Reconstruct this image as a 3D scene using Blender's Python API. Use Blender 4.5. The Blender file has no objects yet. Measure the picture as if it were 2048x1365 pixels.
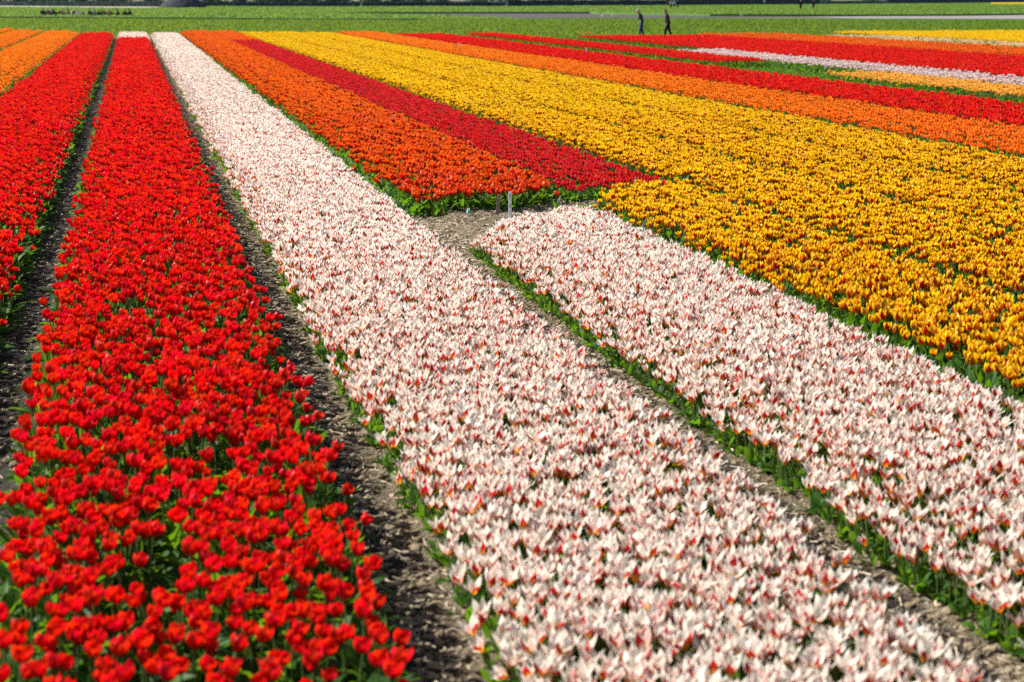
import bpy, math, random
import numpy as np
from mathutils import Vector, Matrix, Euler

R = math.radians
rng = np.random.default_rng(7)
random.seed(7)
sc = bpy.context.scene
col = sc.collection

# ------------------------------------------------------------------ camera
CAM_H = 2.45
FPX = 3400.0                                   # focal length in px of the 2048 px wide photograph
PITCH = math.atan((682.5 + 8) / FPX)
YAW = math.atan(766 / math.hypot(FPX, 690.5))  # camera looks to the right of the bed direction (+Y)
cam_d = bpy.data.cameras.new('camera')
cam = bpy.data.objects.new('camera', cam_d)
col.objects.link(cam)
cam.location = (0, 0, CAM_H)
cam.rotation_euler = (math.pi / 2 - PITCH, 0, -YAW)
cam_d.sensor_width = 36.0
cam_d.lens = FPX / 2048 * 36.0
cam_d.clip_start = 0.1
cam_d.clip_end = 6000
cam_d.dof.use_dof = True
cam_d.dof.focus_distance = 17.5
cam_d.dof.aperture_fstop = 3.0
sc.camera = cam

# ------------------------------------------------------------------ light
SUN_EL, SUN_AZ = R(38), R(55)                  # azimuth measured to the left of +Y
sun_dir = Vector((-math.sin(SUN_AZ) * math.cos(SUN_EL), math.cos(SUN_AZ) * math.cos(SUN_EL), math.sin(SUN_EL)))
world = bpy.data.worlds.new('World')
sc.world = world
world.use_nodes = True
wn = world.node_tree
bg = wn.nodes['Background']
sky = wn.nodes.new('ShaderNodeTexSky')
sky.sky_type = 'NISHITA'
sky.sun_disc = False
sky.sun_elevation = SUN_EL
sky.sun_rotation = -SUN_AZ
wn.links.new(sky.outputs[0], bg.inputs[0])
bg.inputs[1].default_value = 0.05
sun_d = bpy.data.lights.new('sun', 'SUN')
sun_d.energy = 5.0
sun_d.angle = R(0.5)
sun_d.color = (1.0, 0.95, 0.86)
sun = bpy.data.objects.new('sun', sun_d)
col.objects.link(sun)
sun.rotation_euler = sun_dir.to_track_quat('Z', 'Y').to_euler()
sun.location = (-30, 30, 40)
sc.view_settings.view_transform = 'Standard'
sc.view_settings.look = 'None'
sc.view_settings.gamma = 1.0
sc.view_settings.use_curve_mapping = False
sc.view_settings.exposure = 1.1
sc.cycles.max_bounces = 6
sc.cycles.caustics_reflective = False
sc.cycles.caustics_refractive = False
sc.cycles.use_denoising = False

# ------------------------------------------------------------------ geometry helpers
cam_rot = np.array(Euler(cam.rotation_euler).to_matrix())


def unproj(u, v, z=0.0):
    """point of the photograph (2048 px wide) -> world point at height z"""
    d = cam_rot @ np.array([u - 1024.0, 682.5 - v, -FPX])
    t = (z - CAM_H) / d[2]
    return np.array([d[0] * t, d[1] * t, z])


def project(P):
    P = np.asarray(P, float) - np.array([0, 0, CAM_H])
    c = P @ cam_rot
    dep = -c[..., 2]
    return 1024 + c[..., 0] / dep * FPX, 682.5 - c[..., 1] / dep * FPX, dep


def rowX(s, z):
    return unproj(258 + s * 100, 92, z)[0]


def rowY(s, v, z):
    return unproj(258 + s * (v + 8), v, z)[1]


_lat = np.random.default_rng(3).random((256, 256))


def vnoise(x, y):
    xi = np.floor(x).astype(int); yi = np.floor(y).astype(int)
    fx = x - xi; fy = y - yi
    fx = fx * fx * (3 - 2 * fx); fy = fy * fy * (3 - 2 * fy)
    a = _lat[xi % 256, yi % 256]; b = _lat[(xi + 1) % 256, yi % 256]
    c = _lat[xi % 256, (yi + 1) % 256]; d = _lat[(xi + 1) % 256, (yi + 1) % 256]
    return (a * (1 - fx) + b * fx) * (1 - fy) + (c * (1 - fx) + d * fx) * fy


def fbm(x, y, o=4):
    s = 0; a = 1; t = 0
    for i in range(o):
        s = s + a * vnoise(x * 2 ** i + 17.3 * i, y * 2 ** i + 5.1 * i); t += a; a *= .5
    return s / t


# ------------------------------------------------------------------ materials
MATS = {}


def new_mat(name):
    m = bpy.data.materials.new(name)
    m.use_nodes = True
    nt = m.node_tree
    for n in list(nt.nodes):
        nt.nodes.remove(n)
    MATS[name] = m
    return m, nt


class NB:
    def __init__(self, nt):
        self.nt = nt

    def n(self, typ, **kw):
        nd = self.nt.nodes.new(typ)
        for k, v in kw.items():
            setattr(nd, k, v)
        return nd

    def link(self, a, b):
        self.nt.links.new(a, b)

    def val(self, sock, x):
        if hasattr(x, 'default_value') and hasattr(x, 'links'):
            self.link(x, sock)
        else:
            sock.default_value = x

    def math(self, op, a, b=0.0, clamp=False):
        nd = self.n('ShaderNodeMath', operation=op, use_clamp=clamp)
        self.val(nd.inputs[0], a); self.val(nd.inputs[1], b)
        return nd.outputs[0]

    def sstep(self, x, lo, hi, a=0.0, b=1.0):
        nd = self.n('ShaderNodeMapRange', interpolation_type='SMOOTHSTEP')
        self.val(nd.inputs['Value'], x); self.val(nd.inputs['From Min'], lo); self.val(nd.inputs['From Max'], hi)
        self.val(nd.inputs['To Min'], a); self.val(nd.inputs['To Max'], b)
        return nd.outputs['Result']

    def mix(self, f, a, b, blend='MIX'):
        nd = self.n('ShaderNodeMix', data_type='RGBA', blend_type=blend)
        self.val(nd.inputs[0], f)
        for s, x in ((nd.inputs[6], a), (nd.inputs[7], b)):
            if isinstance(x, tuple):
                s.default_value = (x[0], x[1], x[2], 1)
            else:
                self.link(x, s)
        return nd.outputs[2]

    def surface(self, color, rough=0.6, spec=0.3, trans=0.0, tcol=None, normal=None):
        p = self.n('ShaderNodeBsdfPrincipled')
        if isinstance(color, tuple):
            p.inputs['Base Color'].default_value = (*color, 1)
        else:
            self.link(color, p.inputs['Base Color'])
        self.val(p.inputs['Roughness'], rough)
        p.inputs['Specular IOR Level'].default_value = spec
        if normal is not None:
            self.link(normal, p.inputs['Normal'])
        out = self.n('ShaderNodeOutputMaterial')
        sh = p.outputs[0]
        if trans > 0:
            t = self.n('ShaderNodeBsdfTranslucent')
            tc = tcol if tcol is not None else color
            if isinstance(tc, tuple):
                t.inputs['Color'].default_value = (*tc, 1)
            else:
                self.link(tc, t.inputs['Color'])
            mx = self.n('ShaderNodeMixShader')
            mx.inputs[0].default_value = trans
            self.link(p.outputs[0], mx.inputs[1]); self.link(t.outputs[0], mx.inputs[2])
            sh = mx.outputs[0]
        self.link(sh, out.inputs['Surface'])


def petal_mat(name, body, edge, flame, base, fw=.35, f_out=.9, f_in=.2, f_ring=.4, base_t=.2, edge_w=.6, vary=.14, rough=.42, trans=.4):
    m, nt = new_mat(name)
    b = NB(nt)
    at = b.n('ShaderNodeAttribute', attribute_name='pet')
    sp = b.n('ShaderNodeSeparateXYZ')
    b.link(at.outputs['Vector'], sp.inputs[0])
    u, t, ring = sp.outputs
    au = b.math('ABSOLUTE', u)
    info = b.n('ShaderNodeObjectInfo')
    rnd = info.outputs['Random']
    geo = b.n('ShaderNodeNewGeometry')
    back = geo.outputs['Backfacing']                    # inside of the petal
    cmb = b.n('ShaderNodeCombineXYZ')
    b.link(b.math('MULTIPLY', u, 7.0), cmb.inputs[0]); b.link(b.math('MULTIPLY', t, 1.6), cmb.inputs[1]); b.link(b.math('MULTIPLY', rnd, 61.0), cmb.inputs[2])
    ns = b.n('ShaderNodeTexNoise')
    ns.inputs['Scale'].default_value = 1.0; ns.inputs['Detail'].default_value = 2.0
    b.link(cmb.outputs[0], ns.inputs['Vector'])
    nz = ns.outputs[0]
    c = b.mix(b.sstep(au, edge_w - .3, edge_w + .35), body, edge)
    # flame: a wedge along the middle of the petal, narrowing to the tip, streaked
    w = b.math('MULTIPLY', b.math('SUBTRACT', 1.08, b.math('POWER', t, 2.0)), fw)
    w = b.math('MULTIPLY', w, b.math('ADD', .55, b.math('MULTIPLY', rnd, .9)))
    aw = b.math('ADD', au, b.math('MULTIPLY', b.math('SUBTRACT', nz, .5), .5))
    fm = b.sstep(b.math('SUBTRACT', aw, w), -.12, .16, 1.0, 0.0)
    side = b.math('ADD', f_out, b.math('MULTIPLY', back, f_in - f_out))
    rg = b.math('ADD', 1.0, b.math('MULTIPLY', ring, f_ring - 1.0))
    fm = b.math('MULTIPLY', b.math('MULTIPLY', fm, side), rg, clamp=True)
    c = b.mix(fm, c, flame)
    c = b.mix(b.sstep(t, base_t * .3, base_t * 1.4, .95, 0.0), c, base)
    # every flower a little lighter or darker than its neighbour
    hs = b.n('ShaderNodeHueSaturation')
    b.link(c, hs.inputs['Color'])
    b.link(b.math('ADD', 1.0 - vary, b.math('MULTIPLY', rnd, 2 * vary)), hs.inputs['Value'])
    b.link(b.math('ADD', .495, b.math('MULTIPLY', b.math('FRACT', b.math('MULTIPLY', rnd, 7.31)), .011)), hs.inputs['Hue'])
    c = hs.outputs[0]
    b.surface(c, rough=rough, spec=.35, trans=trans)
    return m


def leaf_mat(name, c1, c2, tc, rough=.5, trans=.42):
    m, nt = new_mat(name)
    b = NB(nt)
    at = b.n('ShaderNodeAttribute', attribute_name='pet')
    sp = b.n('ShaderNodeSeparateXYZ')
    b.link(at.outputs['Vector'], sp.inputs[0])
    info = b.n('ShaderNodeObjectInfo')
    rnd = info.outputs['Random']
    wv = b.math('SINE', b.math('MULTIPLY', sp.outputs[0], 22.0))
    f = b.math('ADD', b.math('MULTIPLY', rnd, .75), b.math('MULTIPLY', wv, .12), clamp=True)
    c = b.mix(f, c1, c2)
    t = b.mix(rnd, tc, tuple(x * .75 for x in tc))
    b.surface(c, rough=rough, spec=.08, trans=trans, tcol=t)
    return m


def plain_mat(name, c, rough=.7, spec=.3, noise=0.0, scale=8.0, c2=None, bump=0.0, trans=0.0, tcol=None, detail=6.0, vary=0.0):
    m, nt = new_mat(name)
    b = NB(nt)
    nrm = None
    colr = c
    if noise or bump or c2:
        tc = b.n('ShaderNodeTexCoord')
        ns = b.n('ShaderNodeTexNoise')
        ns.inputs['Scale'].default_value = scale; ns.inputs['Detail'].default_value = detail; ns.inputs['Roughness'].default_value = .65
        b.link(tc.outputs['Object'], ns.inputs['Vector'])
        c2 = c2 or tuple(x * (1 - noise) for x in c)
        colr = b.mix(b.sstep(ns.outputs[0], .32, .68), c, c2)
        if bump:
            bp = b.n('ShaderNodeBump')
            bp.inputs['Strength'].default_value = bump
            b.link(ns.outputs[0], bp.inputs['Height'])
            nrm = bp.outputs[0]
    if vary:
        info = b.n('ShaderNodeObjectInfo')
        hs = b.n('ShaderNodeHueSaturation')
        if isinstance(colr, tuple):
            hs.inputs['Color'].default_value = (*colr, 1)
        else:
            b.link(colr, hs.inputs['Color'])
        b.link(b.math('ADD', 1 - vary, b.math('MULTIPLY', info.outputs['Random'], 2 * vary)), hs.inputs['Value'])
        colr = hs.outputs[0]
    b.surface(colr, rough, spec, trans, tcol, nrm)
    return m


GREEN_T = (.17, .36, .012)
M_LEAF = leaf_mat('tulip_leaf', (.018, .070, .012), (.070, .160, .018), GREEN_T)
M_STEM = plain_mat('tulip_stem', (.12, .20, .06), .5, trans=.2, tcol=(.25, .3, .06), vary=.2)
M_CENTRE = plain_mat('flower_centre', (.35, .30, .05), .7)

KIND = {
    # stem height, petal length, max radius, petal half width, shape, tip sharpness
    'red': dict(stem=.245, L=.062, r=.0295, w=.026, shape='cup', open=.18, tip=.55, leafL=.225, leafW=.020, nleaf=3,
                mat=petal_mat('red_petal', (.75, .006, .004), (.86, .018, .008), (.44, .001, .004), (.45, .015, .004), fw=.5, f_out=.7, f_in=.35, vary=.22, trans=.42)),
    'white': dict(stem=.145, L=.074, r=.0235, w=.0165, shape='vase', open=.34, tip=1.0, leafL=.105, leafW=.014, nleaf=3,
                  mat=petal_mat('white_petal', (.90, .86, .74), (.90, .85, .78), (.40, .010, .008), (.88, .44, .03), fw=.98, f_out=1.0, f_in=.07, f_ring=.6, base_t=.32, edge_w=.5, vary=.05, trans=.54)),
    'yellow': dict(stem=.190, L=.070, r=.0275, w=.0245, shape='goblet', open=.22, tip=.9, leafL=.215, leafW=.018, nleaf=3,
                   mat=petal_mat('yellow_petal', (.94, .56, .007), (.95, .68, .009), (.40, .018, .005), (.66, .15, .01), fw=.80, f_out=1.0, f_in=.05, f_ring=.75, base_t=.12, edge_w=.45, vary=.08, trans=.42)),
    'orange': dict(stem=.190, L=.078, r=.040, w=.035, shape='cup', open=.14, tip=.7, leafL=.26, leafW=.019, nleaf=3,
                   mat=petal_mat('orange_petal', (.82, .065, .006), (.91, .21, .010), (.46, .005, .005), (.75, .16, .01), fw=.9, f_out=.9, f_in=.5, f_ring=.8, base_t=.12, edge_w=.62, vary=.16, trans=.42)),
    'crimson': dict(stem=.155, L=.055, r=.025, w=.022, shape='goblet', open=.15, tip=.75, leafL=.18, leafW=.018, nleaf=3,
                    mat=petal_mat('crimson_petal', (.70, .010, .018), (.78, .03, .035), (.46, .004, .014), (.7, .2, .12), fw=.5, f_out=.6, f_in=.3, vary=.16, trans=.38)),
    'amber': dict(stem=.25, L=.060, r=.029, w=.024, shape='cup', open=.2, tip=.7, leafL=.24, leafW=.02, nleaf=3,
                  mat=petal_mat('amber_petal', (.89, .19, .010), (.92, .31, .015), (.78, .07, .008), (.8, .3, .02), fw=.6, f_out=.75, f_in=.2, f_ring=.6, vary=.14, trans=.42)),
    'apricot': dict(stem=.25, L=.058, r=.028, w=.024, shape='cup', open=.22, tip=.6, leafL=.22, leafW=.02, nleaf=3,
                    mat=petal_mat('apricot_petal', (.92, .47, .05), (.93, .58, .12), (.86, .30, .03), (.85, .4, .05), fw=.5, f_out=.6, f_in=.2, vary=.12)),
    'pale': dict(stem=.27, L=.058, r=.029, w=.025, shape='cup', open=.2, tip=.4, leafL=.22, leafW=.02, nleaf=3,
                 mat=petal_mat('pale_petal', (.82, .62, .64), (.85, .76, .74), (.72, .20, .26), (.8, .6, .4), fw=.5, f_out=.6, f_in=.2, vary=.1)),
    'cream': dict(stem=.24, L=.060, r=.029, w=.025, shape='cup', open=.22, tip=.5, leafL=.26, leafW=.024, nleaf=3,
                  mat=petal_mat('cream_petal', (.86, .62, .34), (.88, .76, .50), (.80, .36, .14), (.85, .6, .2), fw=.45, f_out=.6, f_in=.2, vary=.1)),
    'deep_orange': dict(stem=.25, L=.062, r=.031, w=.026, shape='cup', open=.25, tip=.7, leafL=.24, leafW=.02, nleaf=3,
                        mat=petal_mat('deep_orange_petal', (.86, .13, .008), (.90, .22, .012), (.66, .03, .006), (.8, .2, .01), fw=.6, f_out=.75, f_in=.25, f_ring=.6, vary=.16, trans=.42)),
    'lemon': dict(stem=.30, L=.060, r=.029, w=.025, shape='cup', open=.2, tip=.5, leafL=.24, leafW=.02, nleaf=3,
                  mat=petal_mat('lemon_petal', (.92, .60, .006), (.93, .66, .01), (.90, .50, .006), (.85, .5, .01), fw=.4, f_out=.5, f_in=.2, vary=.07)),
}

# ------------------------------------------------------------------ tulip pieces (numpy)


class Acc:
    def __init__(self):
        self.v = []; self.f = []; self.a = []; self.m = []; self.n = 0

    def add(self, v, f, a, m):
        self.v.append(v); self.a.append(a)
        self.f += [tuple(i + self.n for i in q) for q in f]
        self.m += [m] * len(f)
        self.n += len(v)

    def mesh(self, name, mats, smooth=True):
        me = bpy.data.meshes.new(name)
        v = np.concatenate(self.v); a = np.concatenate(self.a)
        me.from_pydata(v.tolist(), [], self.f)
        for m in mats:
            me.materials.append(m)
        me.polygons.foreach_set('material_index', np.array(self.m, dtype=np.int32))
        me.polygons.foreach_set('use_smooth', np.full(len(self.f), smooth))
        at = me.attributes.new('pet', 'FLOAT_VECTOR', 'POINT')
        at.data.foreach_set('vector', a.astype(np.float32).ravel())
        me.update()
        return me


def grid_faces(nu, nv):
    f = []
    for j in range(nv):
        for i in range(nu):
            a = j * (nu + 1) + i
            f.append((a, a + 1, a + nu + 2, a + nu + 1))
    return f


def rotz(v, a):
    c, s = math.cos(a), math.sin(a)
    return v @ np.array([[c, s, 0], [-s, c, 0], [0, 0, 1]])


def rot_euler(v, e):
    return v @ np.array(Euler(e).to_matrix()).T


def petal(k, ring, lod, g, opn=None):
    """one petal, its foot at the origin of the flower; ring 0 outer, 1 inner"""
    d = KIND[k]
    nu, nv = ((4, 6), (2, 4), (2, 2))[lod]
    L = d['L'] * (1 - .04 * ring) * g.uniform(.93, 1.07)
    o = d['open'] if opn is None else opn
    o = max(0, o * g.uniform(.5, 1.5) * (1 - .25 * ring))
    tt = np.linspace(0, 1, nv + 1)
    if lod == 2:
        tt = np.array([0, .52, 1.0])
    # centre line: radius and height
    rm = d['r'] * (1 - .12 * ring)
    if d['shape'] == 'cup':
        r = rm * np.sin(np.clip(tt * 2.2, 0, math.pi / 2 + .9)) ** .8 * (1 - .14 * (1 - o) * tt ** 2) + o * L * .5 * tt ** 3
        z = L * (tt ** 1.25) * (1 - .12 * o * tt)
    elif d['shape'] == 'vase':
        r = rm * np.sin(np.clip(tt * 2.3, 0, math.pi / 2)) ** .9 + L * o * (.30 * tt + 1.05 * np.clip(tt - .35, 0, 1) ** 1.7)
        z = L * (tt ** 1.08) * (1 - .22 * o * tt ** 2)
    elif d['shape'] == 'goblet':
        r = rm * np.sin(np.clip(tt * 2.4, 0, math.pi / 2 + .6)) ** .8 * (1 - .12 * tt) + o * L * .6 * np.clip(tt - .45, 0, 1) ** 1.6 * 2
        z = L * tt ** 1.15 * (1 - .1 * o * tt ** 2)
    else:
        ang = o * 1.05
        r = rm * .75 * np.sin(np.clip(tt * 2.6, 0, math.pi / 2)) + L * math.sin(ang) * tt ** 1.5
        z = L * math.cos(ang * .9) * tt ** 1.05
    w = d['w'] * np.sin(np.clip(.25 + tt * 2.45, 0, math.pi)) ** (.75 + .5 * d['tip'])
    w = np.where(tt > .5, d['w'] * ((1 - ((tt - .5) / .5) ** (2.6 - 1.4 * d['tip'])) * (1 - .0) + .02), np.maximum(w, d['w'] * .25))
    us = np.linspace(-1, 1, nu + 1)
    V = []; A = []
    ru = g.uniform(-.25, .25)
    for j, t in enumerate(tt):
        for u in us:
            lat = u * w[j]
            rad = max(r[j], .004)
            reff = max(rad, d['w'] * .75)
            ph = lat / reff
            # hug a cylinder of radius reff that touches the centre line
            x = rad - reff + reff * math.cos(ph)
            y = reff * math.sin(ph)
            zz = z[j] - .006 * abs(u) * t + .0016 * ru * math.sin(5 * t + 3 * u)
            V.append((x, y, zz)); A.append((u, t, ring))
    V = np.array(V)
    V[:, 1] += .003 * ru * (V[:, 2] / L) ** 2
    # winding so that the outside is the front side
    f = [q for q in grid_faces(nu, nv)]
    return V, f, np.array(A, float)


def stem_arr(h, r, lean, n=6, seg=3):
    V = []; A = []
    for j in range(seg + 1):
        t = j / seg
        for i in range(n):
            a = 2 * math.pi * i / n
            V.append((r * math.cos(a) + lean[0] * t * t, r * math.sin(a) + lean[1] * t * t, h * t)); A.append((0, t, 0))
    f = []
    for j in range(seg):
        for i in range(n):
            f.append((j * n + i, j * n + (i + 1) % n, (j + 1) * n + (i + 1) % n, (j + 1) * n + i))
    return np.array(V), f, np.array(A, float)


def leaf_arr(L, W, lod, g, splay=None):
    nu, nv = ((2, 6), (2, 4), (1, 3))[lod]
    sp = g.uniform(.25, 1.0) if splay is None else splay
    V = []; A = []
    bend = g.uniform(.3, 1.3) * (.6 + sp)
    tw = g.uniform(-.9, .9)
    x = z = 0.0
    px = [0.0]; pz = [0.0]; angs = []
    th0 = math.pi / 2 - sp * .75
    for j in range(nv):
        th = th0 - bend * ((j + .5) / nv) ** 1.5
        x += math.cos(th) * L / nv; z += math.sin(th) * L / nv
        px.append(x); pz.append(z); angs.append(th)
    angs.append(angs[-1])
    for j in range(nv + 1):
        t = j / nv
        w = W * (math.sin(math.pi * min(1, .12 + .88 * t)) ** .8 if t < 1 else .03) * 1.15
        for i in range(nu + 1):
            u = -1 + 2 * i / nu
            fold = .45 * abs(u) * w * (1 - .5 * t)
            nx, nz = -math.sin(angs[j]), math.cos(angs[j])
            y = u * w * math.cos(tw * t)
            V.append((px[j] + nx * fold * -1 + u * w * math.sin(tw * t) * nx, y, max(.004, pz[j] + nz * fold + u * w * math.sin(tw * t) * nz)))
            A.append((u, t, 0))
    return np.array(V), grid_faces(nu, nv), np.array(A, float)


def tulip_acc(k, lod, g, flower=True, leaves=True, splay=None):
    d = KIND[k]
    acc = Acc()
    h = d['stem'] * g.uniform(.9, 1.08)
    lean = (g.normal(0, .018), g.normal(0, .018))
    if flower:
        if lod < 2:
            acc.add(*stem_arr(h, .0032, lean, 5 if lod == 0 else 3, 3 if lod == 0 else 2), 1)
        tilt = (g.normal(0, .16), g.normal(0, .16), 0)
        a0 = g.uniform(0, 6.28)
        opn = d['open'] * g.uniform(*((.15, 2.0) if d['shape'] == 'vase' else (.4, 1.7)))
        for i in range(6):
            ring = i % 2
            v, f, a = petal(k, ring, lod, g, opn)
            v = rotz(v, a0 + i * math.pi / 3 + g.normal(0, .07))
            v = rot_euler(v, tilt) + np.array([lean[0], lean[1], h])
            acc.add(v, f, a, 0)
    if leaves:
        nl = d['nleaf'] if lod < 2 else 2
        a0 = g.uniform(0, 6.28)
        for i in range(nl):
            Lf = d['leafL'] * g.uniform(.75, 1.12)
            v, f, a = leaf_arr(Lf, d['leafW'] * g.uniform(.8, 1.2), lod, g, splay)
            v = rotz(v, a0 + i * 2 * math.pi / nl + g.normal(0, .4)) + np.array([0, 0, .005])
            acc.add(v, f, a, 2)
    return acc


NV = 10     # flowering variants per level of detail
NL = 3     # leaf-only variants
PROTO = {}


def proto(k):
    """list of prototype objects: per lod NV flowering + NL leafy plants"""
    if k in PROTO:
        return PROTO[k]
    g = np.random.default_rng(sum(map(ord, k)))
    mats = [KIND[k]['mat'], M_STEM, M_LEAF]
    out = []
    for lod in range(3):
        for i in range(NV):
            me = tulip_acc(k, lod, g).mesh(k + '_tulip', mats)
            out.append(bpy.data.objects.new(k + '_tulip_source', me))
        for i in range(NL):
            me = tulip_acc(k, lod, g, flower=False, splay=g.uniform(.6, 1.3)).mesh(k + '_leaves', mats)
            out.append(bpy.data.objects.new(k + '_leaves_source', me))
    PROTO[k] = out
    return out


# ------------------------------------------------------------------ geometry-nodes scatter (only for "stuff")
def scatter_group(name, sources):
    ng = bpy.data.node_groups.new(name, 'GeometryNodeTree')
    ng.interface.new_socket('Geometry', in_out='INPUT', socket_type='NodeSocketGeometry')
    ng.interface.new_socket('Geometry', in_out='OUTPUT', socket_type='NodeSocketGeometry')
    N = ng.nodes; Lk = ng.links
    gi = N.new('NodeGroupInput'); go = N.new('NodeGroupOutput')
    g2i = N.new('GeometryNodeGeometryToInstance')
    for o in reversed(sources):          # joined geometry comes out in reverse link order
        oi = N.new('GeometryNodeObjectInfo')
        oi.inputs['Object'].default_value = o
        oi.transform_space = 'ORIGINAL'
        Lk.new(oi.outputs['Geometry'], g2i.inputs[0])
    iop = N.new('GeometryNodeInstanceOnPoints')
    iop.inputs['Pick Instance'].default_value = True
    Lk.new(gi.outputs[0], iop.inputs['Points'])
    Lk.new(g2i.outputs[0], iop.inputs['Instance'])

    def attr(nm, typ):
        a = N.new('GeometryNodeInputNamedAttribute')
        a.data_type = typ
        a.inputs['Name'].default_value = nm
        return a.outputs[0]
    Lk.new(attr('var', 'INT'), iop.inputs['Instance Index'])
    Lk.new(attr('rot', 'FLOAT_VECTOR'), iop.inputs['Rotation'])
    Lk.new(attr('scl', 'FLOAT_VECTOR'), iop.inputs['Scale'])
    Lk.new(iop.outputs[0], go.inputs[0])
    return ng


def scatter(name, P, rot, scl, var, sources, label=None, cat=None, group=None, parent=None):
    me = bpy.data.meshes.new(name)
    me.vertices.add(len(P))
    me.vertices.foreach_set('co', np.asarray(P, np.float32).ravel())
    a = me.attributes.new('rot', 'FLOAT_VECTOR', 'POINT'); a.data.foreach_set('vector', np.asarray(rot, np.float32).ravel())
    a = me.attributes.new('scl', 'FLOAT_VECTOR', 'POINT'); a.data.foreach_set('vector', np.asarray(scl, np.float32).ravel())
    a = me.attributes.new('var', 'INT', 'POINT'); a.data.foreach_set('value', np.asarray(var, np.int32))
    for s in sources:
        for m in s.data.materials:
            if m.name not in me.materials:
                me.materials.append(m)
    o = bpy.data.objects.new(name, me)
    col.objects.link(o)
    md = o.modifiers.new('scatter', 'NODES')
    md.node_group = scatter_group(name, sources)
    o['kind'] = 'stuff'
    if label: o['label'] = label
    if cat: o['category'] = cat
    if group: o['group'] = group
    return o


def tag(o, label=None, cat=None, group=None, kind=None):
    if label: o['label'] = label
    if cat: o['category'] = cat
    if group: o['group'] = group
    if kind: o['kind'] = kind
    return o


def link_mesh(name, me, parent=None, loc=(0, 0, 0), rot=(0, 0, 0), scale=1):
    o = bpy.data.objects.new(name, me)
    col.objects.link(o)
    o.location = loc; o.rotation_euler = rot
    o.scale = (scale,) * 3 if not hasattr(scale, '__len__') else scale
    if parent is not None:
        o.parent = parent
    return o


def empty(name, loc, rot=(0, 0, 0), scale=1):
    o = bpy.data.objects.new(name, None)
    o.empty_display_size = .05
    col.objects.link(o)
    o.location = loc; o.rotation_euler = rot; o.scale = (scale,) * 3
    return o


# ------------------------------------------------------------------ the beds
# slope of an edge in the photograph about the beds' vanishing point -> lateral position
TOP = {k: d['stem'] + d['L'] * .85 + .085 for k, d in KIND.items()}
# kind, slope left, slope right, near limit (v px or None = beyond the frame), far limit (v px), spacing, gap share, name, label
BEDS = [
    ('amber', -4.6, -3.55, None, 57, .095, .03, 'amber_tulips', 'bright orange tulips in the bed at the far left corner'),
    ('amber', -3.30, -2.52, None, 60, .095, .03, 'amber_tulips', 'bright orange tulips in the second bed from the left'),
    ('amber', -2.28, -1.45, None, 62, .095, .03, 'amber_tulips', 'bright orange tulips in the bed beside the left red bed'),
    ('red', -1.24, -.45, None, 66, .084, .06, 'red_tulips', 'dense red tulips in the bed at the left edge'),
    ('red', -.25, .435, None, 75, .084, .06, 'red_tulips', 'dense red tulips in the long bed beside the white one'),
    ('white', -.25, .46, 88, 65, .085, .02, 'white_tulips', 'white tulips closing the far end of the red bed'),
    ('white', .58, 1.272, None, 67, .065, .006, 'white_tulips', 'white red-flamed tulips in the long bed beside the red one'),
    ('white', 1.455, 2.20, 452, None, .065, .006, 'white_tulips', 'white red-flamed tulips in the short bed behind the white label'),
    ('orange', 1.47, 2.27, 402, 61, .110, .03, 'orange_tulips', 'flame orange tulips in the bed that ends at the labels'),
    ('crimson', 2.27, 2.90, 378, 80, .085, .04, 'crimson_tulips', 'crimson tulips lying against the flame orange ones'),
    ('orange', 2.30, 2.95, 90, 62, .103, .03, 'orange_tulips', 'flame orange tulips at the far end of the crimson strip'),
    ('yellow', 2.31, 2.95, 380, None, .082, .05, 'yellow_tulips', 'yellow red-flamed tulips next to the short white bed'),
    ('yellow', 3.02, 3.73, None, 64, .082, .05, 'yellow_tulips', 'yellow red-flamed tulips in the bed along the crimson strip'),
    ('yellow', 3.80, 4.60, None, 64, .082, .05, 'yellow_tulips', 'yellow red-flamed tulips in the middle of the three yellow beds'),
    ('yellow', 4.67, 5.50, None, 65, .082, .05, 'yellow_tulips', 'yellow red-flamed tulips in the bed beside the orange strip'),
    ('amber', 5.68, 6.80, None, 64, .095, .02, 'amber_tulips', 'bright orange tulips in the strip between yellow and red'),
    ('red', 6.88, 8.25, None, 68, .10, .02, 'red_tulips', 'red tulips in the long strip right of the orange one'),
    ('red', 8.98, 9.93, 137, 66, .10, .02, 'red_tulips', 'dark red tulips in the narrow strip with a white stake'),
    ('apricot', 9.0, 9.93, None, 144, .10, .02, 'apricot_tulips', 'apricot tulips in the strip that starts at a white stake'),
    ('pale', 10.02, 11.0, None, 99, .12, .12, 'pale_tulips', 'pale pink and white tulips between two red strips'),
    ('red', 11.12, 14.7, None, 71, .105, .02, 'red_tulips', 'red tulips in the broad strip below the two workers'),
    ('deep_orange', 14.85, 17.3, None, 67, .12, .14, 'deep_orange_tulips', 'deep orange tulips in the strip at the far right'),
    ('cream', 17.5, 19.4, None, 70, .13, .62, 'cream_tulips', 'sparse pale tulips in a mostly green strip at the far right'),
    ('lemon', 19.5, 27.0, None, 62, .11, .02, 'lemon_tulips', 'pure yellow tulips in the farthest strip on the right'),
]
LEAFY = [(8.3, 8.97, None, 66), (10.0, 11.1, 99, 68), (17.5, 19.4, None, 69), (1.38, 1.47, 400, 62), (2.87, 3.0, 360, 66), (5.53, 5.66, None, 66)]

Y_NEAR = 3.4
PATHS = [-3.42, -2.40, -1.345, -.35, .495, 1.365]     # slopes of the bare paths
PATHX = np.array([rowX(s, .1) for s in PATHS])


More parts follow.
